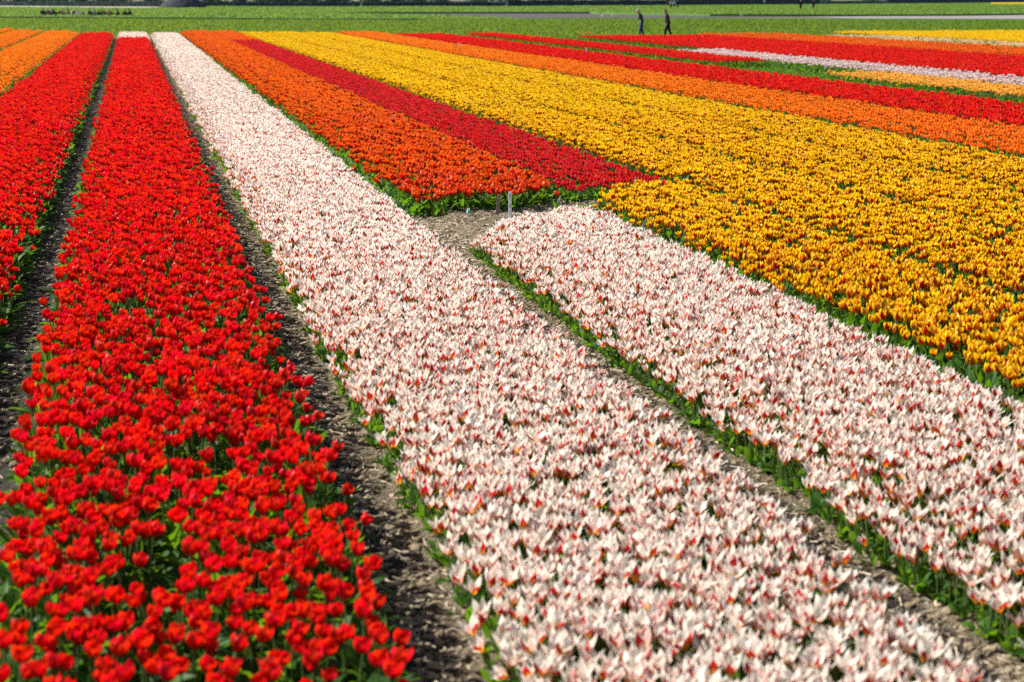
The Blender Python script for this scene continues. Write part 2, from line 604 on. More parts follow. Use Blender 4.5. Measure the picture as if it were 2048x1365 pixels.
def ground_z(X, Y, fine=True):
    X = np.asarray(X, float); Y = np.asarray(Y, float)
    d = np.min(np.abs(X[..., None] - PATHX), axis=-1)
    e = np.clip((d - .10) / .26, 0, 1)
    z = .085 * e * e * (3 - 2 * e)
    z = z + .030 * (fbm(X * 5, Y * 5, 3) - .5)
    if fine:
        fade = np.clip(1.2 - Y / 60, .1, 1)
        z = z + fade * .030 * (fbm(X * 17 + 3, Y * 17, 3) - .5)
    return z


def bed_limits(b):
    k, s0, s1, vn, vf = b[:5]
    zt = TOP[k]
    x0, x1 = rowX(s0, zt * .93), rowX(s1, zt * .96)
    sm = (s0 + s1) / 2
    y1 = rowY(sm, vf, zt) if vf is not None else None
    y0 = rowY(sm, vn, .08) if vn is not None else None
    return x0, x1, y0, y1


FRONT = dict(white=[(955, 495), (1030, 474), (1130, 454), (1215, 462)], orange=[(845, 426), (990, 428), (1115, 412)],
             crimson=[(1105, 410), (1190, 404), (1310, 400), (1400, 396)], yellow=[(1195, 440), (1245, 412), (1300, 410), (1390, 408)])
ALL = []          # (bed index, P, yaw, scale, flower?)
for bi, b in enumerate(BEDS):
    k = b[0]
    x0, x1, y0, y1 = bed_limits(b)
    if k == 'white' and b[1] > 1.4:
        y0, y1 = Y_NEAR, y0 + 2.5
    elif k == 'yellow' and b[1] < 2.5:
        y0, y1 = Y_NEAR, y0 + 2.5
    elif b[3] and b[3] > 300:
        y0 = y0 - 2.5
    elif y0 is None:
        y0 = Y_NEAR
    # keep only what the frame (with a margin) can show
    def u_of(x, y):
        u, v, dpt = project(np.array([x, y, .3])); return u
    ys = np.arange(max(y0, Y_NEAR), y1, .5)
    if len(ys) == 0:
        continue
    s = b[5]
    nx = max(1, int(round((x1 - x0) / s)))
    sy = s * .92
    J = np.arange(int((max(y0, Y_NEAR)) / sy), int(y1 / sy) + 1)
    I = np.arange(nx)
    ii, jj = np.meshgrid(I, J)
    ii = ii.ravel().astype(float); jj = jj.ravel().astype(float)
    X = x0 + (ii + .5 + .5 * (jj % 2) - .25) * (x1 - x0) / nx
    Y = jj * sy
    X = X + rng.normal(0, s * .28, len(X)); Y = Y + rng.normal(0, s * .28, len(Y))
    # ragged bed edges
    wob = .035 * (fbm(Y * 2.1 + bi * 9, Y * 0 + bi, 2) - .5) * 2
    ins = {'white': .035, 'red': .035 if b[1] < 1 else 0}.get(k, .0)
    ok = (X > x0 + ins + wob) & (X < x1 + .02 - ins + wob) & (Y > y0) & (Y < y1)
    # bed heads that are slanted or ragged: the foot of the plants, traced on the ground
    if b[3] and b[3] > 300:
        key = 'white' if k == 'white' else k
        fr = np.array([unproj(uu, vv, .08)[:2] for uu, vv in FRONT[key]])
        fr = fr[np.argsort(fr[:, 0])]
        lim = np.interp(X, fr[:, 0], fr[:, 1]) + .35 * (fbm(X * 6, X * 0 + 3, 2) - .5)
        ok &= (Y > lim) if k in ('orange', 'crimson') else (Y < lim)
    X, Y = X[ok], Y[ok]
    u, v, dep = project(np.stack([X, Y, np.full_like(X, .3)], -1))
    ok = (u > -160) & (u < 2210) & (v < 1560) & (dep > 2)
    X, Y = X[ok], Y[ok]
    gap = fbm(X * 3.1 + bi, Y * 3.1, 2)
    thr = np.quantile(gap, b[6]) if len(gap) else 0
    fl = gap >= thr
    fl &= rng.random(len(X)) > (.01 if k == 'white' else .03)
    if k == 'red' and b[1] == -.25:                        # thin growth at the near end of the bed
        p = np.clip((Y - 4.7) / .8, .25, 1)
        fl &= rng.random(len(X)) < p
    Z = ground_z(X, Y, False)
    S = rng.normal(1, .085, len(X)).clip(.76, 1.22) * (.93 + .14 * fbm(X * .9 + bi, Y * .45, 3))
    # flowers at a bed's edge lean outwards and stand a bit lower
    ed = np.minimum(X - x0, x1 - X)
    S = S * np.clip(.90 + ed * 1.2, .88, 1)
    if k in ('white',):
        S = S * np.where(Y > 60, 1.15, 1)
    ALL.append([bi, np.stack([X, Y, Z], -1), S, fl, ed, x0, x1])

# leafy margins: plants without flowers along both sides of every bed
for rec in ALL:
    bi, P, S, fl, ed, x0, x1 = rec
    k = BEDS[bi][0]
    ymin, ymax = P[:, 1].min(), P[:, 1].max()
    if BEDS[bi][3] and BEDS[bi][3] > 300:
        ymin, ymax = (ymin + .5, ymax) if k in ('orange', 'crimson') else (ymin, ymax - .5)
    stp = .075
    ext = []
    for xs, sg in ((x0, -1), (x1, 1)):
        if sg > 0 and BEDS[bi][1] in (1.47,):
            continue                                       # orange lies directly against crimson
        Ye = np.arange(ymin, min(ymax, 60), stp)
        Ye = Ye + rng.normal(0, .03, len(Ye))
        if k == 'white':
            Ye = Ye[(fbm(Ye * 2.3 + bi, Ye * 0 + sg, 2) > .55) & (rng.random(len(Ye)) < .3)]
        elif k == 'red':
            Ye = Ye[rng.random(len(Ye)) < .75]
        out = {'orange': .06, 'yellow': .03}.get(k, 0.0) if sg < 0 else (.02 if BEDS[bi][1] == -1.24 else .0)
        Xe = xs + sg * rng.uniform(-.06, .015 + out, len(Ye)) - sg * ({'white': .05, 'red': .03 if BEDS[bi][1] < 1 else 0}.get(k, 0))
        ext.append(np.stack([Xe, Ye, ground_z(Xe, Ye, False)], -1))
        if k in ('orange', 'yellow') and sg < 0 and BEDS[bi][1] < 2.5:
            Xe = xs + sg * rng.uniform(.0, .10 if k == 'orange' else .06, len(Ye))
            ext.append(np.stack([Xe, Ye + .03, ground_z(Xe, Ye, False)], -1))
    E = np.concatenate(ext)
    u, v, dep = project(E)
    E = E[(u > -160) & (u < 2210) & (v < 1560)]
    rec[1] = np.concatenate([P, E]); n = len(E)
    rec[2] = np.concatenate([S, rng.normal(.80, .12, n).clip(.55, 1.1)])
    rec[3] = np.concatenate([fl, np.zeros(n, bool)])
    rec[4] = np.concatenate([ed, np.zeros(n)])

# ---- the 300 of each kind that show largest become things; the rest of each bed is one mass
single = {}
for ri, rec in enumerate(ALL):
    k = BEDS[rec[0]][0]
    u, v, dep = project(rec[1] + np.array([0, 0, TOP[k]]))
    good = rec[3] & (u > 2) & (u < 2046) & (v > 2) & (v < 1362)
    idx = np.nonzero(good)[0]
    single.setdefault(k, []).append(np.stack([dep[idx], np.full(len(idx), ri), idx], -1))
CHOSEN = {}
for k, L in single.items():
    a = np.concatenate(L)
    a = a[np.argsort(a[:, 0])][:300]
    CHOSEN[k] = [(int(r), int(i)) for _, r, i in a]
taken = {}
for k, L in CHOSEN.items():
    for r, i in L:
        taken.setdefault(r, set()).add(i)

PHRASE = ['the orange bed in the far left corner',
          'the second orange bed from the left',
          'the third orange bed',
          'the red bed at the left edge',
          'the long red bed',
          'the white patch closing the red bed',
          'the long white bed',
          'the short white bed',
          'the flame orange bed',
          'the crimson strip',
          'the far end of the crimson strip',
          'the nearest yellow bed',
          'the second yellow bed',
          'the third yellow bed',
          'the fourth yellow bed',
          'the orange strip between yellow and red',
          'the long right red strip',
          'the narrow dark red strip',
          'the apricot strip',
          'the pale pink strip',
          'the red strip below the workers',
          'the deep orange strip',
          'the sparse pale strip',
          'the far yellow strip']
LOOK = {'cream': ('cream tulips in the sparse pale strip', 'cream tulip'), 'deep_orange': ('deep orange tulips at the near end of their strip', 'deep orange tulip'),
        'red': ('red tulips in the nearest part of the red bed', 'red tulip'), 'white': ('white red-flamed tulips in the nearest part of the white beds', 'red-flamed white tulip'),
        'yellow': ('yellow red-flamed tulips in the nearest part of the yellow beds', 'red-flamed yellow tulip'), 'orange': ('flame orange tulips at the near end of their bed', 'big flame orange tulip'),
        'crimson': ('crimson tulips at the near end of their strip', 'small crimson tulip'), 'amber': ('bright orange tulips in the nearest part of the plain orange strips', 'orange tulip'),
        'apricot': ('apricot tulips at the near end of their strip', 'apricot tulip'), 'pale': ('pale pink tulips at the near end of their strip', 'pale pink tulip'), 'lemon': ('pure yellow tulips in the nearest part of the far strip', 'pure yellow tulip')}


def place_words(k, rec, i, dmin, dmax):
    x0, x1 = rec[5], rec[6]
    f = (rec[1][i][0] - x0) / (x1 - x0)
    side = 'at the left edge of' if f < .14 else ('at the right edge of' if f > .86 else 'inside')
    t = (np.linalg.norm(rec[1][i][:2]) - dmin) / max(dmax - dmin, .01)
    dep = 'front row' if t < .3 else ('middle row' if t < .7 else 'back row')
    return f'{LOOK[k][1]} {side} {PHRASE[rec[0]]}, {dep}'


DETAIL = {'red': 2, 'white': 2, 'yellow': 2, 'orange': 1, 'crimson': 1, 'amber': 0, 'apricot': 0, 'pale': 0, 'lemon': 0, 'cream': 0, 'deep_orange': 0}


def acc_one(v, f, a, mats, name):
    ac = Acc(); ac.add(v, f, a, 0)
    return ac.mesh(name, mats)


def centre_mesh(k):
    """pistil and six stamens"""
    ac = Acc()
    v, f, a = stem_arr(.018, .0032, (0, 0), 5, 1)
    ac.add(v, f, a, 0)
    for i in range(6):
        v, f, a = stem_arr(.016, .0012, (.006, 0), 3, 1)
        ac.add(rotz(v, i * math.pi / 3), f, a, 0)
    return ac.mesh(k + '_centre', [M_CENTRE])


LIB = {}


def lib(k):
    if k in LIB:
        return LIB[k]
    g = np.random.default_rng(50 + sum(map(ord, k)))
    d = KIND[k]
    lod = 0
    out = dict(petal={}, stem=[], leaf=[], bloom=[], whole=[])
    if DETAIL[k] == 2:
        for ring in (0, 1):
            for oi, o in enumerate((.55, 1.0, 1.6)):
                out['petal'][ring, oi] = [acc_one(*petal(k, ring, 0, g, d['open'] * o), [d['mat']], 'petal') for _ in range(3)]
        out['centre'] = centre_mesh(k)
    if DETAIL[k] == 1:
        for _ in range(6):
            ac = Acc(); opn = d['open'] * g.uniform(.5, 1.6)
            for i in range(6):
                v, f, a = petal(k, i % 2, 0, g, opn)
                ac.add(rotz(v, i * math.pi / 3 + g.normal(0, .06)), f, a, 0)
            out['bloom'].append(ac.mesh('bloom', [d['mat']]))
    if DETAIL[k] >= 1:
        for _ in range(4):
            lean = (g.normal(0, .014), g.normal(0, .014))
            out['stem'].append((acc_one(*stem_arr(d['stem'], .0032, lean, 5, 3), [M_STEM], 'stem'), lean))
        for _ in range(7):
            out['leaf'].append(acc_one(*leaf_arr(d['leafL'] * g.uniform(.75, 1.12), d['leafW'] * g.uniform(.85, 1.2), 0, g), [M_LEAF], 'leaf'))
    else:
        out['whole'] = [tulip_acc(k, 1, g).mesh(k + '_tulip', [d['mat'], M_STEM, M_LEAF]) for _ in range(6)]
    LIB[k] = out
    return out


def make_tulip(k, loc, scale, label, group, r=random):
    lb = lib(k)
    d = KIND[k]
    name = k + '_tulip'
    yaw = r.uniform(0, 6.28)
    if DETAIL[k] == 0:
        o = link_mesh(name, r.choice(lb['whole']), None, loc, (0, 0, yaw), scale)
        return tag(o, label, 'tulip', group)
    root = empty(name, loc, (r.gauss(0, .05), r.gauss(0, .05), yaw), scale)
    tag(root, label, 'tulip', group)
    sm, lean = r.choice(lb['stem'])
    link_mesh('stem', sm, root)
    n = 3
    for i in range(n):
        link_mesh('leaf', r.choice(lb['leaf']), root, (0, 0, .005), (0, 0, yaw + i * 2.1 + r.gauss(0, .4)), r.uniform(.85, 1.1))
    top = (lean[0], lean[1], d['stem'] - .002)
    tilt = (r.gauss(0, .15), r.gauss(0, .15), r.uniform(0, 6.28))
    if DETAIL[k] == 1:
        link_mesh('bloom', r.choice(lb['bloom']), root, top, tilt, r.uniform(.92, 1.08))
    else:
        bl = link_mesh('bloom', lb['centre'], root, top, tilt)
        oi = r.choices((0, 1, 2), (.35, .4, .25))[0]
        for i in range(6):
            link_mesh('petal', r.choice(lb['petal'][i % 2, oi]), bl, (0, 0, 0), (r.gauss(0, .03), r.gauss(0, .05), i * math.pi / 3 + r.gauss(0, .06)), r.uniform(.94, 1.06))
    return root


# ------------------------------------------------------------------ ground and fields (setting)
def soil_material():
    m, nt = new_mat('soil')
    b = NB(nt)
    tc = b.n('ShaderNodeTexCoord')
    n1 = b.n('ShaderNodeTexNoise'); n1.inputs['Scale'].default_value = 1.7; n1.inputs['Detail'].default_value = 5
    n2 = b.n('ShaderNodeTexNoise'); n2.inputs['Scale'].default_value = 45; n2.inputs['Detail'].default_value = 6; n2.inputs['Roughness'].default_value = .7
    n3 = b.n('ShaderNodeTexVoronoi'); n3.inputs['Scale'].default_value = 38
    for n in (n1, n2, n3):
        b.link(tc.outputs['Object'], n.inputs['Vector'])
    c = b.mix(b.sstep(n2.outputs[0], .3, .7), (.10, .078, .052), (.225, .18, .115))
    c = b.mix(b.sstep(n1.outputs[0], .4, .65, 0, .6), c, (.20, .165, .125))
    da = b.n('ShaderNodeAttribute', attribute_name='damp_shade')
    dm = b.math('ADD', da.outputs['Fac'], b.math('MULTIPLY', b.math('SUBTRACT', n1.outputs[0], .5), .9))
    c = b.mix(b.sstep(dm, .2, .7, 0, .92), c, (.030, .025, .022))  # wet trough and the bed's cast shadow both darken the soil colour
    bp = b.n('ShaderNodeBump'); bp.inputs['Strength'].default_value = .9; bp.inputs['Distance'].default_value = .03
    h = b.math('ADD', n2.outputs[0], b.math('MULTIPLY', n3.outputs['Distance'], .8))
    b.link(h, bp.inputs['Height'])
    b.surface(c, .95, .1, normal=bp.outputs[0])
    return m


M_SOIL = soil_material()


def sheet_grid(name, xs, ys, zf, mat, kind='structure'):
    X, Y = np.meshgrid(xs, ys)
    Z = zf(X, Y)
    V = np.stack([X, Y, Z], -1).reshape(-1, 3)
    nx, ny = len(xs), len(ys)
    idx = np.arange(nx * ny).reshape(ny, nx)
    F = np.stack([idx[:-1, :-1], idx[:-1, 1:], idx[1:, 1:], idx[1:, :-1]], -1).reshape(-1, 4)
    me = bpy.data.meshes.new(name)
    me.vertices.add(len(V)); me.vertices.foreach_set('co', V.astype(np.float32).ravel())
    me.loops.add(F.size); me.loops.foreach_set('vertex_index', F.astype(np.int32).ravel())
    me.polygons.add(len(F)); me.polygons.foreach_set('loop_start', np.arange(0, F.size, 4, dtype=np.int32))
    me.update(calc_edges=True)
    me.polygons.foreach_set('use_smooth', np.ones(len(F), bool))
    me.materials.append(mat)
    o = bpy.data.objects.new(name, me)
    col.objects.link(o)
    o['kind'] = kind
    return o


def spaced_x():
    xs = [-14.0]
    while xs[-1] < 75:
        x = xs[-1]
        d = np.min(np.abs(PATHX - x))
        st = .022 if d < .40 and x > -2.6 else (.06 if x < 8 else .4)
        xs.append(x + st)
    return np.array(xs)


ys = [2.6]
while ys[-1] < 113:
    ys.append(ys[-1] + max(.022, ys[-1] * .0042))
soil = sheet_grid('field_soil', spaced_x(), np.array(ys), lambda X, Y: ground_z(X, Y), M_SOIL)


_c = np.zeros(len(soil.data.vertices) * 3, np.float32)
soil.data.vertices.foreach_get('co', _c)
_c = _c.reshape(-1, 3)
_dx = _c[:, 0][:, None] - PATHX[None]                # wet earth in the trough and the left-hand bed's shadow, painted as darkening
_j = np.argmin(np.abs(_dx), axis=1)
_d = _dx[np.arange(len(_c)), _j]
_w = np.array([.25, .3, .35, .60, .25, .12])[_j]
_a = soil.data.attributes.new('damp_shade', 'FLOAT', 'POINT')
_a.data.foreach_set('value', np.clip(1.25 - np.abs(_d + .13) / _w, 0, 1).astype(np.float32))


def poly_sheet(name, pts, z, mat, ztop=None):
    """a field from its outline in the photograph, laid on the ground; with ztop it is the raised top of a standing crop"""
    P = [unproj(u, v, z if ztop is None else ztop + .1) for u, v in pts]
    if ztop is not None:
        for p in P:
            p[2] = z
    V = [tuple(p) for p in P]
    n = len(V)
    F = [tuple(range(n))]
    if ztop is not None:
        V = [(p[0], p[1], ztop) for p in P] + V
        F = [tuple(range(n))] + [(i, i + n, (i + 1) % n + n, (i + 1) % n) for i in range(n)]
    me = bpy.data.meshes.new(name)
    me.from_pydata(V, [], F)
    me.materials.append(mat)
    me.update()
    o = bpy.data.objects.new(name, me)
    col.objects.link(o)
    o['kind'] = 'structure'
    return o


M_GREEN = plain_mat('green_crop_base', (.035, .085, .018), .8, .1, c2=(.065, .12, .022), scale=1.2)
M_FAR = plain_mat('far_field_green', (.075, .16, .030), .8, .1, c2=(.10, .19, .04), scale=.25)
M_PLOUGH = plain_mat('ploughed_earth', (.095, .085, .085), .95, .1, c2=(.06, .055, .055), scale=1.3, bump=.6)
M_PALE = plain_mat('pale_track', (.46, .42, .36), .9, .1, c2=(.36, .33, .28), scale=.6)
M_GREY = plain_mat('grey_bare_strip', (.25, .235, .225), .9, .1, c2=(.20, .19, .19), scale=.5)
M_EARTH = plain_mat('earth', (.16, .14, .10), .95, .1, c2=(.10, .12, .05), scale=.05)
g_ = 4000
me = bpy.data.meshes.new('ground')
me.from_pydata([(-g_, -60, -.07), (g_, -60, -.07), (g_, g_, -.07), (-g_, g_, -.07)], [], [(0, 1, 2, 3)])
me.materials.append(M_EARTH)
go_ = link_mesh('ground', me); go_['kind'] = 'structure'

# outlines in px of the photograph
F1 = [(-120, 67), (360, 70), (1000, 71.5), (1400, 71), (2170, 62), (2170, 39), (1700, 37.5), (1380, 35.5), (1010, 36.5), (842, 36.4), (838, 38.2), (680, 38.0), (260, 35.8), (-120, 33.8)]
F2 = [(-120, 31), (260, 32.8), (680, 35.2), (838, 35.4), (1010, 35.9), (1010, 34.6), (900, 31), (740, 27.2), (640, 24), (430, 15.5), (250, 15.7), (-120, 13.2)]
F3 = [(440, 15.3), (660, 23), (1180, 22.6), (1230, 24.2), (1420, 27), (1690, 27.5), (1900, 27), (2170, 24), (2170, 4.6), (1800, 7.5), (1400, 10.6), (1000, 13), (640, 13.3), (420, 12.6)]
S1 = [(690, 25.2), (740, 27.1), (900, 30.9), (1010, 34.5), (1012, 36.3), (1380, 35.4), (1720, 33), (1720, 30.5), (1420, 28.4), (1230, 25), (1180, 23.2), (700, 23.4)]
S2 = [(1600, 34.2), (1700, 37.3), (2170, 38.8), (2170, 29), (1900, 31), (1720, 33.1)]
poly_sheet('green_field', F1, -.055, M_GREEN)
poly_sheet('green_field', F2, -.06, M_FAR, .20)
poly_sheet('green_field', F3, -.06, M_FAR, .20)
poly_sheet('ploughed_strip', S1, -.040, M_PLOUGH)
poly_sheet('bare_strip', S2, -.035, M_GREY)
poly_sheet('pale_track', [(-120, 13.0), (250, 15.5), (330, 15.8), (330, 14.4), (160, 13.6), (-120, 11.2)], -.030, M_PALE)
poly_sheet('headland_track', [(-140, 74), (350, 75), (1010, 79), (1500, 76), (2170, 67), (2170, 63.5), (1400, 72), (1000, 73), (360, 71.5), (-140, 68.5)], .012, M_PALE)


# ------------------------------------------------------------------ standing crops (leaf tufts)
def tuft_source(name, size, n, hgt, wid, g, mat):
    ac = Acc()
    for _ in range(n):
        v, f, a = leaf_arr(hgt * g.uniform(.7, 1.25), wid * g.uniform(.7, 1.3), 2, g, g.uniform(.2, .8))
        v = rotz(v, g.uniform(0, 6.28)) + np.array([g.uniform(-.5, .5) * size, g.uniform(-.5, .5) * size, 0])
        ac.add(v, f, a, 0)
    return bpy.data.objects.new(name, ac.mesh(name, [mat]))


M_CROP = leaf_mat('crop_leaf', (.058, .125, .014), (.125, .200, .022), (.28, .42, .025), trans=.36)
M_CROP2 = leaf_mat('far_crop_leaf', (.10, .19, .030), (.145, .235, .045), (.30, .45, .05), trans=.36)
gt = np.random.default_rng(21)
TUFT1 = [tuft_source('crop_tuft', .8, 52, .30, .030, gt, M_CROP) for _ in range(5)]
TUFT2 = [tuft_source('far_crop_tuft', 2.2, 75, .34, .07, gt, M_CROP2) for _ in range(4)]


def in_poly(px, py, poly):
    c = np.zeros(len(px), bool)
    n = len(poly)
    for i in range(n):
        x0, y0 = poly[i]; x1, y1 = poly[(i + 1) % n]
        cr = ((y0 > py) != (y1 > py)) & (px < (x1 - x0) * (py - y0) / (y1 - y0 + 1e-12) + x0)
        c ^= cr
    return c


def crop(name, outline, step, sources, label, zb=-.05):
    W = [unproj(u, v, .28)[:2] for u, v in outline]
    a = np.array(W)
    xs = np.arange(a[:, 0].min(), a[:, 0].max(), step); ys_ = np.arange(a[:, 1].min(), a[:, 1].max(), step)
    X, Y = np.meshgrid(xs, ys_)
    X = X.ravel() + rng.uniform(-.3, .3, X.size) * step; Y = Y.ravel() + rng.uniform(-.3, .3, Y.size) * step
    ok = in_poly(X, Y, W)
    u, v, d = project(np.stack([X, Y, np.zeros_like(X)], -1))
    ok &= (u > -90) & (u < 2140)
    X, Y = X[ok], Y[ok]
    n = len(X)
    P = np.stack([X, Y, np.full(n, zb)], -1)
    rot = np.stack([np.zeros(n), np.zeros(n), rng.uniform(0, 6.28, n)], -1)
    hv = .62 + .55 * fbm(X * .05, Y * .30, 3) + .25 * fbm(X * .5, Y * .5, 2)
    scl = np.stack([np.ones(n), np.ones(n), hv], -1)
    return scatter(name, P, rot, scl, rng.integers(0, len(sources), n), sources, label, 'crop')


crop('crop_leaves', F1, .8, TUFT1, 'knee-high dark green crop without flowers beyond the tulip beds')
crop('crop_leaves', F2, 2.1, TUFT2, 'bright green crop behind the line of crouching people', .03)
crop('crop_leaves', F3, 2.3, TUFT2, 'pale green crop between the ploughed strip and the hedge', .03)
YB = [(1985, 11.3), (2170, 11.3), (2170, 7.6), (1985, 8.6)]

# ------------------------------------------------------------------ the tulip masses
for ri, rec in enumerate(ALL):
    bi, P, S, fl, ed = rec[:5]
    k = BEDS[bi][0]
    keep = np.ones(len(P), bool)
    if ri in taken:
        keep[list(taken[ri])] = False
    P, S, fl, ed = P[keep], S[keep], fl[keep], ed[keep]
    if len(P) == 0:
        continue
    n = len(P)
    dist = np.hypot(P[:, 0], P[:, 1])
    lod = np.where(dist < 15, 0, np.where(dist < 32, 1, 2))
    var = lod * (NV + NL) + np.where(fl, rng.integers(0, NV, n), NV + rng.integers(0, NL, n))
    yaw = rng.uniform(0, 6.28, n)
    mid = (rec[5] + rec[6]) / 2
    lean = np.clip((.10 - ed) / .10, 0, 1) * rng.uniform(.1, .5, n) * np.sign(P[:, 0] - mid)
    rot = np.stack([np.sin(yaw) * lean + rng.normal(0, .08, n), np.cos(yaw) * lean + rng.normal(0, .08, n), yaw], -1)
    b = BEDS[bi]
    scatter(b[7], P, rot, np.repeat(S[:, None], 3, 1), var, proto(k), b[8], 'tulips')

# leaf-only strips
for li, (s0, s1, vn, vf) in enumerate(LEAFY):
    x0, x1 = rowX(s0, .15), rowX(s1, .15)
    y0 = rowY((s0 + s1) / 2, vn, .1) if vn else Y_NEAR
    y1 = rowY((s0 + s1) / 2, vf, .2)
    st = .12
    nx = max(1, int((x1 - x0) / st))
    X, Y = np.meshgrid(x0 + (np.arange(nx) + .5) * (x1 - x0) / nx, np.arange(y0, y1, st))
    X = X.ravel(); Y = Y.ravel()
    X = X + rng.normal(0, .035, len(X)); Y = Y + rng.normal(0, .04, len(Y))
    u, v, dpt = project(np.stack([X, Y, np.full_like(X, .2)], -1))
    ok = (u > -100) & (u < 2160) & (v < 1500)
    X, Y = X[ok], Y[ok]
    n = len(X)
    lod = np.where(Y < 30, 1, 2)
    src = proto('yellow')
    var = lod * (NV + NL) + NV + rng.integers(0, NL, n)
    scatter('tulip_leaves', np.stack([X, Y, ground_z(X, Y, False)], -1), np.stack([rng.normal(0, .08, n), rng.normal(0, .08, n), rng.uniform(0, 6.28, n)], -1),
            np.repeat(rng.uniform(.7, 1.0, n)[:, None], 3, 1), var, src, 'green tulip leaves without flowers in a strip between two beds', 'leaves', 'flowerless green strips')

# far yellow patch near the hedge
a = np.array([unproj(u, v, 0)[:2] for u, v in YB])
X, Y = np.meshgrid(np.arange(a[:, 0].min(), a[:, 0].max(), .9), np.arange(a[:, 1].min(), a[:, 1].max(), .9))
X = X.ravel(); Y = Y.ravel(); ok = in_poly(X, Y, [tuple(q) for q in a]); X = X[ok]; Y = Y[ok]; n = len(X)
gp = np.random.default_rng(5)
ac = Acc()
for _ in range(14):
    for i in range(3):
        v, f, at_ = petal('lemon', 0, 2, gp)
        ac.add(rotz(v * 1.9, i * 2.1) + np.array([gp.uniform(-.5, .5), gp.uniform(-.5, .5), .36]), f, at_, 0)
far_y = bpy.data.objects.new('lemon_clump', ac.mesh('lemon_clump', [KIND['lemon']['mat']]))
scatter('lemon_tulips', np.stack([X, Y, np.zeros(n)], -1), np.stack([np.zeros(n), np.zeros(n), rng.uniform(0, 6.28, n)], -1), np.ones((n, 3)), np.zeros(n), [far_y],
        'distant sliver of yellow tulips in the pale green field', 'tulips')

# ------------------------------------------------------------------ individual tulips
for k, L in CHOSEN.items():
    dd = [float(np.linalg.norm(ALL[r_][1][i_][:2])) for r_, i_ in L]
    for r_, i_ in L:
        make_tulip(k, tuple(ALL[r_][1][i_]), float(ALL[r_][2][i_]), place_words(k, ALL[r_], i_, min(dd), max(dd)), LOOK[k][0])

for k, u, v, lab in [
    ('orange', 1113, 425, 'lone orange tulip standing on bare soil right of the bed end'),
    ('yellow', 1199, 425, 'yellow red-flamed tulip standing apart at the corner of its bed'),
    ('yellow', 1226, 432, 'low yellow tulip at the left corner of the yellow bed'),
    ('yellow', 1210, 418, 'orange-tinged yellow tulip standing just left of its bed'),
    ('red', 1292, 540, 'single red tulip standing among the white ones'),
    ('lemon', 226, 76, 'single yellow tulip at the far end of the left red bed'),
]:
    p = unproj(u, v, .08)
    make_tulip(k, (p[0], p[1], float(ground_z(p[0], p[1], False))), .95 if k != 'red' else .72, lab, None)
p = unproj(1062, 1352, .08)
_t = make_tulip('white', (p[0], p[1], float(ground_z(p[0], p[1])) + .02), 1.0, 'white tulip fallen sideways over the bare path beside the long white bed', None)
_t.rotation_euler = (0, -1.15, .4)
for u in (1155, 1163, 1171, 1180, 1213):
    p = unproj(u + random.uniform(-2, 2), 78, .05)
    make_tulip('lemon', (p[0], p[1], .05), 1.15, 'bright yellow tulip among leaves at the far end of a green strip', 'stray yellow tulips at the far end')

# ------------------------------------------------------------------ straw and clods on the paths
M_STRAW = plain_mat('straw', (.48, .40, .28), .55, .35, vary=.5, trans=.15)
M_CLOD = plain_mat('clod', (.25, .20, .13), .95, .1, c2=(.14, .11, .075), scale=40, vary=.25)
gs = np.random.default_rng(77)


def straw_source():
    L = gs.uniform(.015, .06); w = gs.uniform(.0009, .0028)
    ac = Acc()
    V = []; A = []
    bend = gs.uniform(-.4, .4); up = gs.uniform(-.1, .35)
    for j in range(4):
        t = j / 3 - .5
        for s in (-1, 1):
            V.append((t * L, s * w * (1 - .3 * abs(t)) + bend * L * t * t, .003 + up * L * (t + .5) ** 2 * .6 + .001 * s)); A.append((0, 0, 0))
    ac.add(np.array(V), [(0, 2, 3, 1), (2, 4, 5, 3), (4, 6, 7, 5)], np.array(A, float), 0)
    return bpy.data.objects.new('straw_piece', ac.mesh('straw_piece', [M_STRAW]))


def clod_source():
    import bmesh
    bm = bmesh.new()
    bmesh.ops.create_icosphere(bm, subdivisions=2, radius=1)
    off = gs.uniform(0, 100)
    for v in bm.verts:
        n = float(fbm(np.array(v.co.x * 1.6 + off), np.array(v.co.y * 1.6 + v.co.z * 2.3 + off), 3))
        v.co *= .55 + .9 * n
        v.co.z *= .6
    me = bpy.data.meshes.new('clod')
    bm.to_mesh(me); bm.free()
    me.materials.append(M_CLOD)
    return bpy.data.objects.new('clod_piece', me)


STRAW = [straw_source() for _ in range(9)]
CLOD = [clod_source() for _ in range(6)]


def path_points(density, ymax, spread=.30):
    out = []
    for px in PATHX:
        y = Y_NEAR
        while y < ymax:
            dy = 1.0
            n = int(density * (.45 if px == PATHX[3] else 1) * 2 * spread * dy * min(1, (14 / max(y, 6)) ** 1.2))
            X = px + gs.normal(0, spread * .62, n); Y = gs.uniform(y, y + dy, n)
            out.append(np.stack([X, Y], -1))
            y += dy
    # bare ground at the bed ends
    for (u0, v0, u1, v1, n) in ((760, 455, 1010, 425, 2200), (1000, 440, 1230, 408, 2200), (1330, 395, 1480, 375, 500)):
        t = gs.random(n); s = gs.normal(0, 1, n)
        P0 = unproj(u0, v0, .05); P1 = unproj(u1, v1, .05)
        out.append(np.stack([P0[0] + (P1[0] - P0[0]) * t + s * .2, P0[1] + (P1[1] - P0[1]) * t + s * .45], -1))
    A = np.concatenate(out)
    u, v, d = project(np.concatenate([A, np.zeros((len(A), 1))], 1))
    return A[(u > -60) & (u < 2110) & (v < 1440)]


